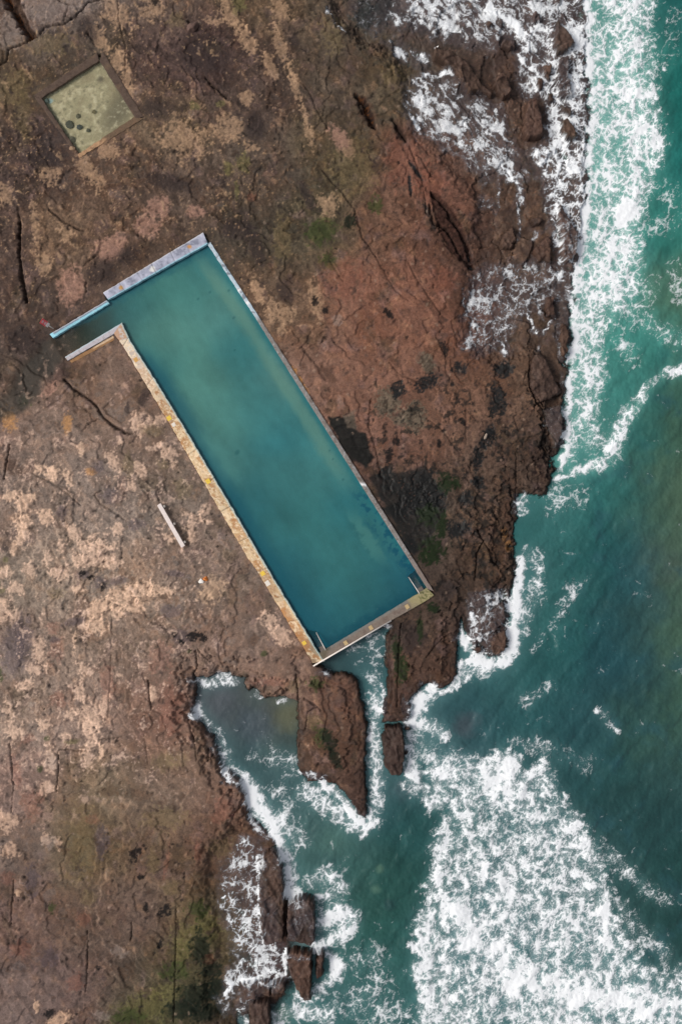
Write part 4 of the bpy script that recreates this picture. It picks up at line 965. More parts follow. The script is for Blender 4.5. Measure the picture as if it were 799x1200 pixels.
def col_deck(px, py, t, s):
    n1 = fbm(px, py, 1 / 10, 4, 31); n2 = fbm(px, py, 1 / 4, 3, 32)
    c = np.ones(px.shape + (3,), F) * lin((164, 166, 182))
    c = blend(c, sstep(.0, .6, n1), (196, 196, 212), .8)
    c = blend(c, sstep(.0, .5, -n1 + .5 * n2), (120, 122, 138), .8)
    c = blend(c, sstep(.12, .0, s), (206, 204, 204), .8)
    c = blend(c, sstep(.86, .94, s), (150, 200, 214), .85)
    for j, x0, y0, rr, rgb in [(0, 142, 337, 2.6, (196, 148, 76)), (1, 222, 289, 2.6, (196, 140, 70)), (2, 179, 315, 3.5, (232, 228, 222))]:
        c = blend(c, sstep(1.3, .5, np.hypot(px - x0, py - y0) / rr + .4 * n2), rgb, .9)
    return c
def col_wallblue(px, py, t, s):
    n2 = fbm(px, py, 1 / 4, 3, 42)
    c = np.ones(px.shape + (3,), F) * lin((150, 204, 218))
    c = blend(c, sstep(.55, .4, s), (124, 128, 142), .9)
    c = blend(c, sstep(.2, .1, s), (186, 186, 192), .9)
    c = blend(c, (np.mod(t, 19) < 1.2).astype(F), (166, 190, 200), .7)
    c = blend(c, sstep(5, 3, t), (158, 216, 232), .9)
    return c * (1 + .12 * n2)[..., None]
def col_wallgrey(px, py, t, s):
    n2 = fbm(px, py, 1 / 4, 3, 52)
    c = np.ones(px.shape + (3,), F) * lin((186, 180, 184))
    c = blend(c, sstep(.1, .5, n2), (150, 140, 136), .7)
    c = blend(c, sstep(.75, .9, s), (176, 200, 206), .6)
    return c
def col_east(px, py, t, s):
    n1 = fbm(px, py, 1 / 9, 3, 61); n2 = fbm(px, py, 1 / 3, 3, 62)
    c = np.ones(px.shape + (3,), F) * lin((130, 124, 120))
    c = blend(c, sstep(.0, .5, n1 + .4 * n2), (104, 92, 84), .8)
    c = blend(c, sstep(.2, .5, n2), (164, 164, 166), .6)
    c = blend(c, sstep(112, 98, t), (188, 204, 214), .85)
    c = blend(c, sstep(112, 98, t) * sstep(.25, .45, n1), (110, 112, 122), .8)
    c = blend(c, sstep(430, 470, t), (126, 108, 98), .7)
    for t0 in (66, 84, 338):
        c = blend(c, np.exp(-((t - t0) / 2.2) ** 2), (232, 232, 232), .9)
    return c
def col_south(px, py, t, s):
    n1 = fbm(px, py, 1 / 9, 3, 71); n2 = fbm(px, py, 1 / 3, 3, 72)
    c = np.ones(px.shape + (3,), F) * lin((122, 110, 100))
    c = blend(c, sstep(.0, .5, n1 + .4 * n2), (104, 88, 80), .8)
    c = blend(c, sstep(.3, .1, s), (112, 120, 120), .6)
    c = blend(c, sstep(.1, .5, n2), (142, 126, 112), .5)
    c = blend(c, sstep(128, 142, t + 8 * n1), (158, 148, 104), .75)
    c = blend(c, sstep(144, 149, t + 4 * n1) * sstep(.2, .4, n2 + .2), (84, 88, 48), .8)
    c = blend(c, sstep(20, 8, t + 8 * n1), (92, 84, 66), .8)
    return c

ZT = 1.52
pool = empty('ocean_pool', at(320, 540, 0.0), label='long rectangular sea pool of stained concrete cut into the brown rock shelf', category='swimming pool')
WIN = [(143,378),(152.5,399),(182.6,446),(215,499),(290,625.7),(310,660),(372,763),(380.5,775)]
WOUT = [(133.5,390.6),(144.4,405),(172.6,453),(195,490),(290,653),(300,667),(361,768),(366.5,777)]
walk = strip('walkway', WOUT, WIN, ZT, -1.4, col_walk, MCONC, pool, nw=16, joints=[19, 74, 128, 172, 212, 250, 292, 334, 372, 405], label='wide ochre-stained concrete walkway along the landward side')
strip('deck', [(121,343),(238.2,272.4)], [(127.2,351.2),(243.6,285.6)], ZT + .12, -1.2, col_deck, MCONC, pool, nw=14, joints=[22, 47, 66, 92, 113], label='short grey concrete deck with blue painted edge')
strip('wall', [(58.7,391.7),(125.5,351.8)], [(62.4,396.0),(128.6,355.6)], ZT - .02, -.6, col_wallblue, MCONC, pool, nw=9, label='narrow wall with pale blue painted capping')
strip('wall', [(79.6,422.6),(133.6,391.4)], [(76.4,418.4),(142.6,378.6)], ZT - .01, -.6, col_wallgrey, MCONC, pool, nw=9, label='short grey wall of the entrance channel')
strip('wall', [(246.4,283.6),(303,370.2),(331,414),(428,566.4),(508,692.8)], [(243,285.8),(299.6,372.6),(326.8,416.6),(423.6,569.2),(501,690.4)], ZT - .06, -1.4, col_east, MCONC, pool, nw=7, step=.8, rough=.03, label='thin grey seaward wall, white painted at one end')
strip('wall', [(372.5,766.5),(380.5,761.5),(437,727.5),(491.5,694.5),(500,689)], [(368.5,779.2),(372,777.4),(458,727.2),(500,703.6),(508.5,697.5)], ZT - .02, -1.4, col_south, MCONC, pool, nw=12, step=.8, rough=.03, label='dark stained cross wall above the surge gully')
strip('step', [(82,422.6),(133,393.6)], [(84.5,425.4),(134.5,398)], 1.40, .4, lambda px, py, t, s: blend(np.ones(px.shape + (3,), F) * lin((150, 112, 76)), sstep(28, 36, t) * sstep(.6, .5, s), (206, 178, 146), .9) * (1 + .25 * fbm(px, py, 1 / 5, 3, 88))[..., None], MCONC, pool, nw=6, label='low tan stone step')

# painted marks on the walkway and cross wall (squares of paint, three millimetres thick)
def wloc(o):
    v = np.zeros(3)
    while o is not None: v = v + np.array(o.location); o = o.parent
    return v
def slab_mesh(name, pts, z, th, mat, parent, **props):
    bm = bmesh.new()
    org = wloc(parent)
    lo = [bm.verts.new(np.array(at(x, y, z)) - org) for x, y in pts]
    f = bm.faces.new(lo)
    r = bmesh.ops.extrude_face_region(bm, geom=[f])
    for v in r['geom']:
        if isinstance(v, bmesh.types.BMVert): v.co.z += th
    bmesh.ops.recalc_face_normals(bm, faces=bm.faces)
    me = bpy.data.meshes.new(name); bm.to_mesh(me); bm.free()
    o = link(name, me, mat); o.parent = parent
    for k, v in props.items(): o[k] = v
    return o
def rsq(cx, cy, a, b, ang):
    c, s = math.cos(ang), math.sin(ang)
    return [(cx + c * u - s * v, cy + s * u + c * v) for u, v in ((-a, -b), (a, -b), (a, b), (-a, b))]
PY = plain('yellow_paint', (226, 190, 70), .7, .3, 9); PW = plain('white_paint', (226, 216, 204), .7, .15, 9); PO = plain('ochre_paint', (204, 156, 88), .7, .3, 9); PT = plain('faded_tan_paint', (186, 160, 116), .7, .3, 9)
WA = math.radians(58.6)
for (x, y, a, b, m) in [(198.3,490,2.6,2.6,PY),(244,564,2.8,2.6,PY),(308,672,2.6,2.6,PY),(356.5,753.5,2.2,2.2,PY),(203.6,497.6,2.2,2.2,PW),(313.6,683.5,3.0,2.6,PW),(159.5,421.5,2.6,2.4,PO)]:
    slab_mesh('painted_mark', rsq(x, y, a, b, WA), ZT + .012, .008, m, walk)
# hollow white square
sq = rsq(152.8, 408.2, 2.6, 2.2, WA)
for i in range(4):
    p, q_ = sq[i], sq[(i + 1) % 4]
    c0 = (152.8, 408.2)
    inn = lambda p_: (p_[0] + (c0[0] - p_[0]) * .35, p_[1] + (c0[1] - p_[1]) * .35)
bm = bmesh.new(); org = np.array(pool.location)
vo = [bm.verts.new(np.array(at(*p, ZT + .012)) - org) for p in sq]; vi = [bm.verts.new(np.array(at(*inn(p), ZT + .012)) - org) for p in sq]
for i in range(4): bm.faces.new([vo[i], vo[(i + 1) % 4], vi[(i + 1) % 4], vi[i]])
r = bmesh.ops.extrude_face_region(bm, geom=list(bm.faces))
for v in r['geom']:
    if isinstance(v, bmesh.types.BMVert): v.co.z += .008
bmesh.ops.recalc_face_normals(bm, faces=bm.faces)
me = bpy.data.meshes.new('painted_mark'); bm.to_mesh(me); bm.free(); o = link('painted_mark', me, PW); o.parent = walk
for (x, y, m) in [(405,753.5,PT),(434.5,735.8,PT),(477,711,PT)]:
    slab_mesh('painted_mark', rsq(x, y, 2.2, 2.6, math.radians(-31)), ZT + .02, .008, m, pool)

# tubes
def tube(name, pts, r, mat, parent=None, seg=10, **props):
    bm = bmesh.new(); org = wloc(parent)
    P = [np.array(p, dtype=float) - org for p in pts]; rings = []
    for i, p in enumerate(P):
        tdir = (P[min(i + 1, len(P) - 1)] - P[max(i - 1, 0)]); tdir /= np.linalg.norm(tdir)
        up = np.array([0, 0, 1.0]) if abs(tdir[2]) < .9 else np.array([1.0, 0, 0])
        sx_ = np.cross(tdir, up); sx_ /= np.linalg.norm(sx_); sy_ = np.cross(sx_, tdir)
        rings.append([bm.verts.new(p + r * (math.cos(a) * sx_ + math.sin(a) * sy_)) for a in np.linspace(0, 2 * np.pi, seg, endpoint=False)])
    for a, b in zip(rings, rings[1:]):
        for k in range(seg): bm.faces.new([a[k], a[(k + 1) % seg], b[(k + 1) % seg], b[k]]).smooth = True
    bm.faces.new(rings[0][::-1]); bm.faces.new(rings[-1])
    bmesh.ops.recalc_face_normals(bm, faces=bm.faces)
    me = bpy.data.meshes.new(name); bm.to_mesh(me); bm.free()
    o = link(name, me, mat); o.parent = parent
    for k, v in props.items(): o[k] = v
    return o
MWHITE = plain('white_painted_steel', (226, 216, 208), .5, .1, 6)
pipe = tube('pipe', [at(367, 780.6, 1.55), at(412.5, 754, 1.56), at(458.4, 727.2, 1.55)], .085, MWHITE, pool, label='long white pipe along the outer edge of the cross wall')
for f in (0.05, .3, .55, .8, .97):
    p = (367 + (458.4 - 367) * f, 780.6 + (727.2 - 780.6) * f)
    tube('bracket', [at(p[0], p[1], 1.52), at(p[0] - .4, p[1] - .6, 1.2)], .05, MWHITE, pool)
for a, b in [((370.6, 741.2), (381.4, 761.6)), ((478.8, 676.4), (491.2, 695.4))]:
    z0, z1 = 1.42, 2.05
    mid = ((a[0] * .12 + b[0] * .88), (a[1] * .12 + b[1] * .88))
    hr = tube('handrail', [at(a[0], a[1], .7), at(a[0], a[1], z0), at(*mid, z1), at(*b, z1), at(b[0], b[1], 1.4)], .045, MWHITE, pool)
# steps in the corners
def steps(name, o0, along, across, n, tread, width, z0):
    bm = bmesh.new(); org = np.array(pool.location)
    for k in range(n):
        z = z0 - .17 * k
        b0 = np.array(o0) - np.array(along) * tread * k
        pts = [b0, b0 - np.array(along) * tread, b0 - np.array(along) * tread + np.array(across) * width, b0 + np.array(across) * width]
        vt = [bm.verts.new(np.array(at(p[0], p[1], z)) - org) for p in pts]; vb = [bm.verts.new(np.array(at(p[0], p[1], z - 1.2)) - org) for p in pts]
        bm.faces.new(vt)
        for i in range(4): bm.faces.new([vt[i], vb[i], vb[(i + 1) % 4], vt[(i + 1) % 4]])
    bmesh.ops.recalc_face_normals(bm, faces=bm.faces)
    me = bpy.data.meshes.new(name); bm.to_mesh(me); bm.free()
    o = link(name, me, plain('algae_concrete_' + str(len(bpy.data.materials)), (104, 96, 90), .8, .3, 4)); o.parent = pool
    return o
al = np.array([229, 385]) / np.hypot(229, 385)
steps('steps', (376.5, 764.5), al, (al[1] * .86, -al[0] * .86), 7, 3.2, 7.5, 1.34)
al2 = np.array([78, 122]) / np.hypot(78, 122)
steps('steps', (490.5, 696.5), al2, (al2[1] * .9, -al2[0] * .9), 7, 3.2, 9.0, 1.34)

# pool floor and water
PIN = [(60,394),(126,354),(124,347),(240.5,279),(244.5,285),(301,371.5),(329,415.5),(425.5,568),(504,692),(376,772),(368,764),(305,660),(205,492),(178,450),(149,400),(138,385),(78,421),(66,410)]
FIN = [(128,352),(242,283),(244.5,286),(329,415.5),(425.5,568),(503,692),(376,772),(305,660),(178,450),(142,384)]
slab_mesh('floor', FIN, -.60, .05, plain('pool_sand', (120, 112, 92), .9, .25, 1.2), pool)
sl = win(20, 262, 530, 790)
px, py = RX[sl], RY[sl]
dW = poly_sdf(px, py, PIN)
PC = [(135,365,48,92,94),(160,350,60,118,116),(200,330,74,132,124),(238,292,42,104,112),(225,330,72,130,124),(190,390,86,138,128),(260,360,82,136,130),(180,430,50,112,112),(230,440,84,138,128),(290,420,58,124,126),(300,480,74,132,128),(260,480,80,134,126),
 (330,440,92,136,128),(350,480,70,130,128),(330,500,44,112,120),(310,470,52,118,122),(260,540,72,126,122),(330,560,62,120,120),(390,540,66,126,126),(300,590,44,104,110),(350,610,56,116,116),(420,600,46,112,118),(400,640,58,118,118),(440,640,52,114,118),
 (330,660,42,102,110),(380,680,50,110,114),(430,690,54,112,112),(470,670,36,96,108),(360,730,28,86,100),(400,720,44,104,110),(440,715,30,88,102),(390,755,20,74,88),(480,690,30,84,96),(340,700,34,94,106),(110,375,50,70,68),(80,395,74,78,60),(70,405,72,70,56),(100,390,60,74,64)]
pc = np.array(PC, dtype=F); pcl = np.concatenate([pc[:, :2], lin(pc[:, 2:5])], 1)
PCOL = sample(idw(pcl, 22), px + N1[sl] * 9, py + M1[sl] * 9)
u, v = px * .5378 + py * .843, -px * .843 + py * .5378
sd = fbm(u / 3, v, 1 / 26, 4, 951); sd2 = fbm(px, py, 1 / 9, 4, 955)
PCOL = PCOL * (.84 * (1 + .17 * sd + .07 * sd2 + .16 * fbm(px, py, 1 / 60, 3, 957)))[..., None]
def pm(m, rgb, k):
    global PCOL
    mm = (m * k)[..., None]; PCOL = PCOL * (1 - mm) + lin(rgb) * mm
dwest, _ = seg_dist(px, py, [(150,395),(182.6,446),(290,625.7),(372,763)])
deast, te = seg_dist(px, py, [(243,286),(300,372),(424,568),(500,690)])
dnorth, _ = seg_dist(px, py, [(60,394),(127,352),(243.6,285.6)])
dsouth, _ = seg_dist(px, py, [(372,767),(437,728),(500,690)])
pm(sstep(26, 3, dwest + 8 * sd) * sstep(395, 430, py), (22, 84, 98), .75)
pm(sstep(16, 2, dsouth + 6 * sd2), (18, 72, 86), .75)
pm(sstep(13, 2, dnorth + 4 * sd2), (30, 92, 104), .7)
pm(sstep(2.5, .8, dnorth + 1.2 * np.sin(u * .0 + (px * .857 - py * .515) * .32)), (10, 46, 58), .6)  # jagged shadow notches along the deck edge, painted into the water colour
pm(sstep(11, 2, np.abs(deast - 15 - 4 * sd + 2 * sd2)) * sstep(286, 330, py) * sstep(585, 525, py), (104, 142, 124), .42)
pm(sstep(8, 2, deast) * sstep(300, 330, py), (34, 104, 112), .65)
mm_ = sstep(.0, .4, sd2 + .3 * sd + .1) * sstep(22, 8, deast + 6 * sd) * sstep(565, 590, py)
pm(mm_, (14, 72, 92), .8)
pm(sstep(9, 3, np.abs(deast - 28 - 6 * sd2)) * sstep(590, 620, py) * sstep(670, 640, py), (76, 130, 122), .45)
for (x, y, r) in [(274,334,2),(268,340,2),(274,372,2.2),(246,342,2),(275,410,1.6),(386,528,1.5),(390,538,1.6),(278,530,4),(232,350,2),(402,562,2)]:
    pm(sstep(1.2, .4, np.hypot((px - x) * 1.1 + (py - y) * .3, py - y) / r), (28, 82, 86), .5)
chn = sstep(136, 108, px - (py - 385) * .55)
POP = np.clip(.97 - .85 * chn * sstep(122, 64, px) - .10 * chn, .06, .97)
d1 = poly_sdf(px, py, [(355,738),(370.5,741),(381,761),(374,772),(366,764)]); d2 = poly_sdf(px, py, [(478.6,676),(489,668),(503,690),(491,697)])
POP = np.where((d1 > -1) | (d2 > -1), np.minimum(POP, .45), POP)
POP = POP * sstep(-1.5, 2.5, dW + 6 * (px > 80))
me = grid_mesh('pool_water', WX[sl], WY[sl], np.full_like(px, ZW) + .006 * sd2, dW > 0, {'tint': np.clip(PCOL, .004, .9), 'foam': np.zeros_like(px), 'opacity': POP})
link('pool_water', me, MPW, kind='structure')
print('pool', time.time() - T0)

# ------------------------------------------------------------------ small wading pool
wad = empty('wading_pool', at(104, 123, 1.8), label='small square wading pool with murky olive water and brown stone walls', category='wading pool')
def col_dk(px, py, t, s):
    n = fbm(px, py, 1 / 5, 3, 303); n2 = fbm(px, py, 1 / 14, 2, 305)
    c = np.ones(px.shape + (3,), F) * lin((86, 70, 60)); c = blend(c, sstep(.1, .5, n), (72, 56, 48), .8); c = blend(c, sstep(.2, .6, n2), (104, 84, 66), .6)
    return c
def col_tan(px, py, t, s):
    n = fbm(px, py, 1 / 5, 3, 313)
    c = np.ones(px.shape + (3,), F) * lin((104, 84, 66)); c = blend(c, sstep(42, 30, t + 8 * n) , (178, 140, 106), .85); c = blend(c, sstep(.2, .5, n), (120, 92, 72), .6)
    return c
WZ = 2.02
strip('wall', [(40,112),(114,61.5)], [(48.5,115),(116.5,71)], WZ, 1.1, col_dk, MSTONE, wad, nw=8, rough=.04)
strip('wall', [(121,60.5),(168.5,137)], [(117,71),(159,138.5)], WZ, 1.1, col_dk, MSTONE, wad, nw=8, rough=.04)
strip('wall', [(93,184.8),(168.4,139)], [(92,181),(158,136.5)], WZ - .02, 1.1, col_tan, MSTONE, wad, nw=7, rough=.04, label='tan topped wall on the lower side')
strip('wall', [(40.5,113),(86,176.5)], [(48.5,114.5),(89,175)], WZ - .05, 1.1, col_dk, MSTONE, wad, nw=6, rough=.04)
sl = win(30, 50, 185, 200)
px, py = ((RX[sl] - CX) / FW + CX).astype(F), ((RY[sl] - CY) / FW + CY).astype(F)
WIN4 = [(115.5,66),(164,138),(92,183),(87,176),(44,113)]
dw = poly_sdf(px, py, WIN4)
n1 = fbm(px, py, 1 / 20, 4, 321); n2 = fbm(px, py, 1 / 6, 4, 323)
c = np.ones(px.shape + (3,), F) * lin((158, 150, 118))
c = blend(c, sstep(0, .5, n1 + .4 * n2), (186, 174, 140), .7); c = blend(c, sstep(0.1, .5, -n1 + .4 * n2), (140, 128, 100), .7)
c = blend(c, sstep(24, 6, np.hypot((px - 142) * .9 + (py - 125) * .5, (py - 122) * .5)), (92, 84, 68), .8)
c = blend(c, sstep(.15, .5, n2 + .4 * n1), (190, 184, 154), .45); c = blend(c, sstep(.2, .5, -n2 + .3 * n1), (120, 114, 92), .6)
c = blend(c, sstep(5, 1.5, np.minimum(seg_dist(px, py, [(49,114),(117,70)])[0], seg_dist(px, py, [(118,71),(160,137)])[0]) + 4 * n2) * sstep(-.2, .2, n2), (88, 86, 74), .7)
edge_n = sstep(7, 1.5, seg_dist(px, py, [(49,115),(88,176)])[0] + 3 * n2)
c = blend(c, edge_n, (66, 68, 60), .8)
c = blend(c, sstep(4, 1, np.hypot(px - 58, py - 116) + 2 * n2), (150, 180, 176), .9)
c = blend(c, sstep(5, 1, np.hypot(px - 117, py - 91) * .8 + 2 * n2), (84, 76, 66), .8)
c *= (1 + .12 * n2)[..., None]
zf = 1.55 + .05 * n1 + .03 * n2
me = grid_mesh('floor', WX[sl] - F(wad.location.x), WY[sl] - F(wad.location.y), (zf - 1.8).astype(F), dw > -1, {'tint': np.clip(c, .01, .9)})
o = link('floor', me, tint_material('wading_sand', .9, .2, 6.0)); o.parent = wad
me = grid_mesh('pool_water', WX[sl], WY[sl], np.full_like(px, 1.86), dw > 0, {'tint': np.ones(px.shape + (3,), F) * lin((140, 142, 116)), 'foam': np.zeros_like(px), 'opacity': np.full_like(px, .12)})
link('pool_water', me, MPW, kind='structure')

def lump(name, loc, size, col, seed, mat=None, flat=.6, **props):
    bm = bmesh.new(); bmesh.ops.create_icosphere(bm, subdivisions=3, radius=1)
    rnd = random.Random(seed)
    pl = []
    for _ in range(9):
        v = np.array([rnd.gauss(0, 1) for _ in range(3)]); v /= np.linalg.norm(v); pl.append((v, rnd.uniform(.62, .85)))
    for v in bm.verts:
        p = np.array(v.co)
        for nrm, dd in pl:
            k = p @ nrm
            if k > dd: p = p - nrm * (k - dd) * .92
        p *= 1 + .05 * math.sin(7 * p[0] + seed) * math.cos(6 * p[1])
        v.co = (p[0] * size[0], p[1] * size[1], p[2] * size[2])
    me = bpy.data.meshes.new(name); bm.to_mesh(me); bm.free()
    o = link(name, me, mat or plain('stone_' + name + str(seed), col, .85, .3, 3.5), **props)
    o.location = loc; o.rotation_euler = (0, 0, rnd.uniform(0, 6.28))
    return o
STN = [(82,146,.42,(50,54,46),'largest dark round stone on the wading pool floor'),(93.5,148.5,.30,(40,52,54),'square blue-black stone beside the largest stone on the wading pool floor'),(92,136,.24,(74,72,54),'mid brown stone above the square stone in the wading pool'),
       (104,153,.22,(60,62,48),'small stone nearest the tan wall inside the wading pool'),(110.5,130.5,.24,(96,88,58),'lone olive stone near the middle of the wading pool'),(84,165,.44,(84,80,66),'flat grey stone at the open corner of the wading pool'),(55,118,.26,(64,84,84),'bluish stone in the corner of the wading pool')]
for i, (x, y, r, col, lab) in enumerate(STN):
    lump('stone', at(x, y, 1.62), (r * 1.25, r * 1.1, r * .6), col, 40 + i, label=lab, category='stone', group='stones on the wading pool floor')
lump('stone', at(84.5, 174, 1.95), (.42, .24, .2), (150, 122, 96), 61, label='tan stone closing the end of the wading pool wall', category='stone')
lump('boulder', at(226, 32, 2.05), (.75, .6, .5), (92, 70, 62), 62, label='brown boulder over a black hollow near the top edge', category='boulder')
lump('boulder', at(569, 511, 1.25), (.18, .42, .18), (150, 134, 120), 63, label='pale oblong stone beside a dark rock pool', category='boulder')

# ------------------------------------------------------------------ bench
ground = lambda px_, py_: float(Z[np.abs(ry1 - py_).argmin(), np.abs(rx1 - px_).argmin()])
bg = max(ground(190, 600), ground(205, 625), ground(214, 638)) - .02
bench = empty('bench', at(200, 616, bg), label='long white slab bench on the rock beside the pool walkway', category='bench')
MB = plain('white_weathered_concrete', (226, 212, 206), .8, .12, 5)
def box_px(name, pts, z0, z1, mat, parent, bev=.02, **props):
    bm = bmesh.new(); org = np.array(parent.location)
    vb = [bm.verts.new(np.array([*at(x, y, z1)[:2], z0]) - org) for x, y in pts]; vt = [bm.verts.new(np.array(at(x, y, z1)) - org) for x, y in pts]
    n = len(pts); bm.faces.new(vt); bm.faces.new(vb[::-1])
    for i in range(n): bm.faces.new([vb[i], vb[(i + 1) % n], vt[(i + 1) % n], vt[i]])
    bmesh.ops.recalc_face_normals(bm, faces=bm.faces)
    bmesh.ops.bevel(bm, geom=list(bm.edges), offset=bev, segments=2, affect='EDGES')
    me = bpy.data.meshes.new(name); bm.to_mesh(me); bm.free()
    o = link(name, me, mat); o.parent = parent
    for k, v in props.items(): o[k] = v
    return o
box_px('seat', [(184.2,592.2),(188.4,589.7),(217,639.4),(212.8,642)], bg + .38, bg + .50, MB, bench)
MB2 = plain('grey_concrete', (176, 166, 158), .85, .15, 5)
ad = np.array([28.6, 49.7]) / np.hypot(28.6, 49.7); ac = np.array([ad[1], -ad[0]])
for f in (.09, .5, .93):
    c0 = np.array([186.3, 591]) + (np.array([214.9, 640.7]) - np.array([186.3, 591])) * f + ac * 2.9
    q_ = [tuple(c0 + ad * u * 1.3 + ac * v * 2.5) for u, v in ((-1, -1), (1, -1), (1, 1), (-1, 1))]
    box_px('leg', q_, bg - .25, bg + .38, MB2, bench)

# ------------------------------------------------------------------ warning sign
sg = ground(63, 385)
sign = empty('warning_sign', at(63.2, 385.2, sg), label='red and white warning sign on a thin post by the blue-capped wall', category='sign')
sx0, sy0, _ = at(63.2, 385.2, sg)
tube('post', [(sx0, sy0, sg - .2), (sx0, sy0, sg + 1.9)], .05, MWHITE, sign)
def panel(name, z0, z1, w, mat, dy, parent, off=0.0):
    bm = bmesh.new(); z0b = sg + 1.75
    ang = math.atan2(-(0 - sy0), -(0 - sx0)) + math.pi / 2
    ux, uy = math.cos(ang), math.sin(ang); nx, ny = -uy, ux
    if nx * -sx0 + ny * -sy0 < 0: nx, ny = -nx, -ny
    pts = []
    for (a, z) in ((-w / 2 + off, z0), (w / 2 + off, z0), (w / 2 + off, z1), (-w / 2 + off, z1)):
        tl = dy - (z - z0b) * .47; pts.append((ux * a + nx * tl, uy * a + ny * tl, z - sg))
    vf = [bm.verts.new(p) for p in pts]; vb = [bm.verts.new((p[0] - nx * .02, p[1] - ny * .02, p[2])) for p in pts]
    bm.faces.new(vf); bm.faces.new(vb[::-1])
    for i in range(4): bm.faces.new([vf[i], vb[i], vb[(i + 1) % 4], vf[(i + 1) % 4]])
    bmesh.ops.recalc_face_normals(bm, faces=bm.faces)
    me = bpy.data.meshes.new(name); bm.to_mesh(me); bm.free()
    o = link(name, me, mat); o.parent = parent
    return o
MR = plain('red_sign_paint', (240, 92, 96), .5, .1, 4); MWS = plain('white_sign_paint', (236, 230, 226), .5, .05, 4)
rp = panel('red_panel', sg + 2.05, sg + 2.85, .64, MR, .06, sign)
panel('pictogram', sg + 2.52, sg + 2.75, .32, plain('pink_sign_paint', (238, 186, 186), .5, .1, 4), .085, rp)
panel('pictogram', sg + 2.14, sg + 2.38, .32, plain('pink_sign_paint_two', (238, 186, 186), .5, .1, 4), .085, rp)
panel('white_panel', sg + 1.70, sg + 2.02, .48, MWS, .06, sign)

# ------------------------------------------------------------------ things left by the bathers
def crumple(name, px_, py_, r, col, seed, h=.5, **props):
    gz = ground(px_, py_)
    bm = bmesh.new(); bmesh.ops.create_icosphere(bm, subdivisions=4, radius=1)
    rnd = random.Random(seed); ph = [rnd.uniform(0, 6.28) for _ in range(6)]
    for v in bm.verts:
        p = v.co.copy(); a = math.atan2(p.y, p.x)
        k = 1 + .14 * math.sin(3 * a + ph[0]) + .08 * math.sin(7 * a + ph[1] + 3 * p.z) + .07 * math.sin(9 * p.x + ph[2]) * math.sin(8 * p.y + ph[3])
        z = max(p.z, -.35) * h * (1 + .25 * math.sin(5 * p.x + ph[4]) * math.sin(6 * p.y + ph[5]))
        v.co = (p.x * k * r, p.y * k * r * .85, z * r)
    for f in bm.faces: f.smooth = True
    me = bpy.data.meshes.new(name); bm.to_mesh(me); bm.free()
    o = link(name, me, plain(name + '_cloth' + str(seed), col, .85, .15, 6), **props)
    o.location = at(px_, py_, gz + .08 * 1); return o
bag = crumple('bag', 241.2, 678.3, .30, (200, 118, 52), 5, .8, label='bright orange bag left on the rock beside a white towel', category='bag')
x0, y0, z0 = bag.location
hnd = tube('handle', [(x0 - .12, y0 + .05, z0 + .2), (x0 - .08, y0 + .1, z0 + .34), (x0 + .08, y0 + .1, z0 + .34), (x0 + .12, y0 + .05, z0 + .2)], .022, plain('dark_orange_strap', (120, 58, 20), .8, .1, 5), bag)
crumple('towel', 235.8, 681.2, .30, (236, 230, 222), 9, .35, label='crumpled white towel lying next to the orange bag', category='towel')

# ------------------------------------------------------------------ gull on the dark ridge
gz = float(Zc[np.abs(ry1 - 57).argmin(), np.abs(rx1 - 511).argmin()])
gull = empty('gull', at(511, 57, gz), label='white gull standing on the dark curved ridge', category='bird')
gull.rotation_euler = (0, 0, math.radians(30)); bpy.context.view_layer.update()
def prof(name, prof_pts, mat, parent, squash=1.0):
    bm = bmesh.new(); rings = []
    for x_, z_, r_ in prof_pts:
        rings.append([bm.verts.new((x_, r_ * squash * math.cos(a), z_ + r_ * math.sin(a))) for a in np.linspace(0, 2 * np.pi, 12, endpoint=False)])
    for a, b in zip(rings, rings[1:]):
        for k in range(12): bm.faces.new([a[k], a[(k + 1) % 12], b[(k + 1) % 12], b[k]]).smooth = True
    bm.faces.new(rings[0][::-1]); bm.faces.new(rings[-1]); bmesh.ops.recalc_face_normals(bm, faces=bm.faces)
    me = bpy.data.meshes.new(name); bm.to_mesh(me); bm.free()
    o = link(name, me, mat); o.parent = parent; return o
MG = plain('white_feathers', (240, 238, 234), .8, .04, 8)
prof('body', [(-.30, .17, .01), (-.22, .17, .035), (-.12, .18, .075), (.0, .19, .10), (.10, .20, .09), (.15, .25, .055), (.17, .30, .05), (.20, .33, .056), (.24, .33, .045), (.265, .32, .015)], MG, gull)
MGW = plain('grey_wing', (206, 208, 212), .8, .05, 8)
for s_ in (-1, 1):
    bm = bmesh.new(); bmesh.ops.create_uvsphere(bm, u_segments=14, v_segments=8, radius=1)
    for v in bm.verts: v.co = (v.co.x * .20 - .08, s_ * .075 + v.co.y * .04, .20 + v.co.z * .06)
    me = bpy.data.meshes.new('wing'); bm.to_mesh(me); bm.free(); o = link('wing', me, MGW); o.parent = gull
prof('beak', [(.26, .32, .014), (.30, .31, .009), (.325, .305, .003)], plain('yellow_beak', (220, 150, 40), .5, .05, 8), gull)
ML = plain('orange_legs', (200, 110, 50), .6, .05, 8)
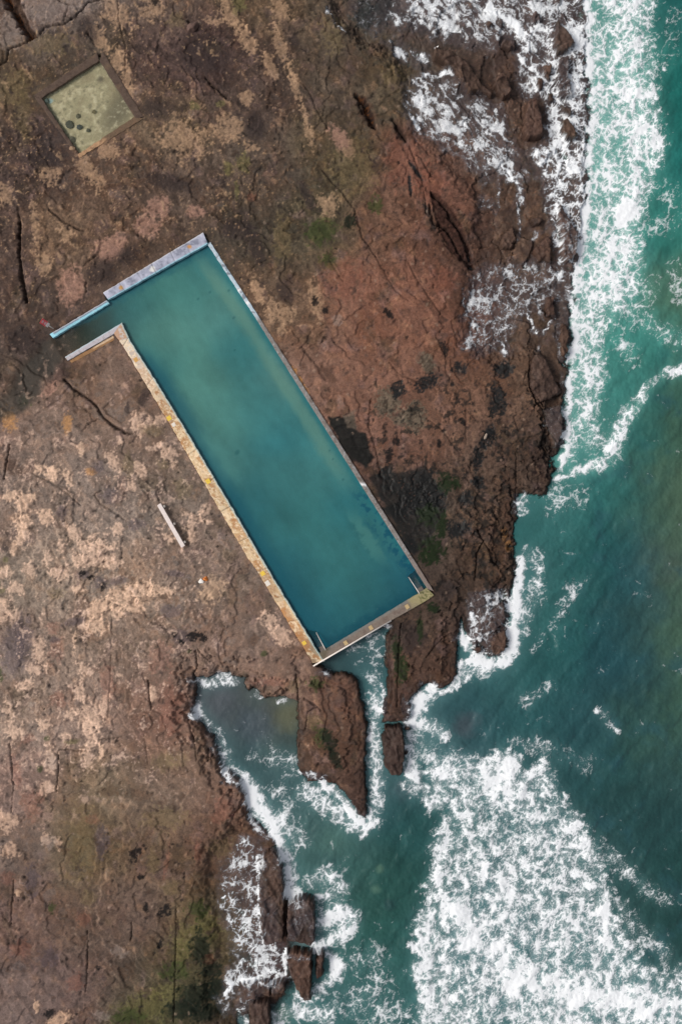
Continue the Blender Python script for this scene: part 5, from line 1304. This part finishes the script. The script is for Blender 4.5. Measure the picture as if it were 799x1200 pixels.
for s_ in (-1, 1):
    prof('leg', [(.0, .0, .0), (.0, .0, .0)], ML, gull) if False else None
    bm = bmesh.new(); bmesh.ops.create_cone(bm, cap_ends=True, segments=6, radius1=.009, radius2=.012, depth=.14)
    for v in bm.verts: v.co = (v.co.x + .02, v.co.y + s_ * .04, v.co.z + .055)
    me = bpy.data.meshes.new('leg'); bm.to_mesh(me); bm.free(); o = link('leg', me, ML); o.parent = gull

# ------------------------------------------------------------------ light, sky, camera
SUN_EL, SUN_AZ = math.radians(43), math.radians(180)     # azimuth measured from +X, counter-clockwise: sun in the west
sunv = (math.cos(SUN_EL) * math.cos(SUN_AZ), math.cos(SUN_EL) * math.sin(SUN_AZ), math.sin(SUN_EL))
ld = bpy.data.lights.new('sun', 'SUN'); ld.energy = 1.75; ld.angle = math.radians(18); ld.color = (1.0, .95, .88)
lo = bpy.data.objects.new('sun', ld); COL.objects.link(lo)
from mathutils import Vector
lo.rotation_euler = Vector(sunv).to_track_quat('Z', 'Y').to_euler()
w = bpy.data.worlds.new('World'); scene.world = w; w.use_nodes = True
nt = w.node_tree; bgd = nt.nodes['Background']
sky = nt.nodes.new('ShaderNodeTexSky'); sky.sky_type = 'NISHITA'; sky.sun_disc = False
sky.sun_elevation = SUN_EL; sky.sun_rotation = math.radians(90) - SUN_AZ
sky.air_density = 1.0; sky.dust_density = 4.0; sky.ozone_density = 1.0
hs = nt.nodes.new('ShaderNodeHueSaturation'); hs.inputs['Saturation'].default_value = .35
nt.links.new(sky.outputs['Color'], hs.inputs['Color']); nt.links.new(hs.outputs['Color'], bgd.inputs['Color'])
bgd.inputs['Strength'].default_value = .125

cd = bpy.data.cameras.new('camera'); cam = bpy.data.objects.new('camera', cd); COL.objects.link(cam)
cam.location = (0, 0, H); cam.rotation_euler = (0, 0, 0)
cd.sensor_fit = 'VERTICAL'; cd.angle = 2 * math.atan(60.0 / H); cd.clip_start = .5; cd.clip_end = 3000
scene.camera = cam
vs = scene.view_settings
vs.view_transform = 'Standard'; vs.look = 'None'; vs.exposure = 0.0; vs.gamma = 1.0
scene.render.resolution_x = 681; scene.render.resolution_y = 1024
print('done', time.time() - T0)
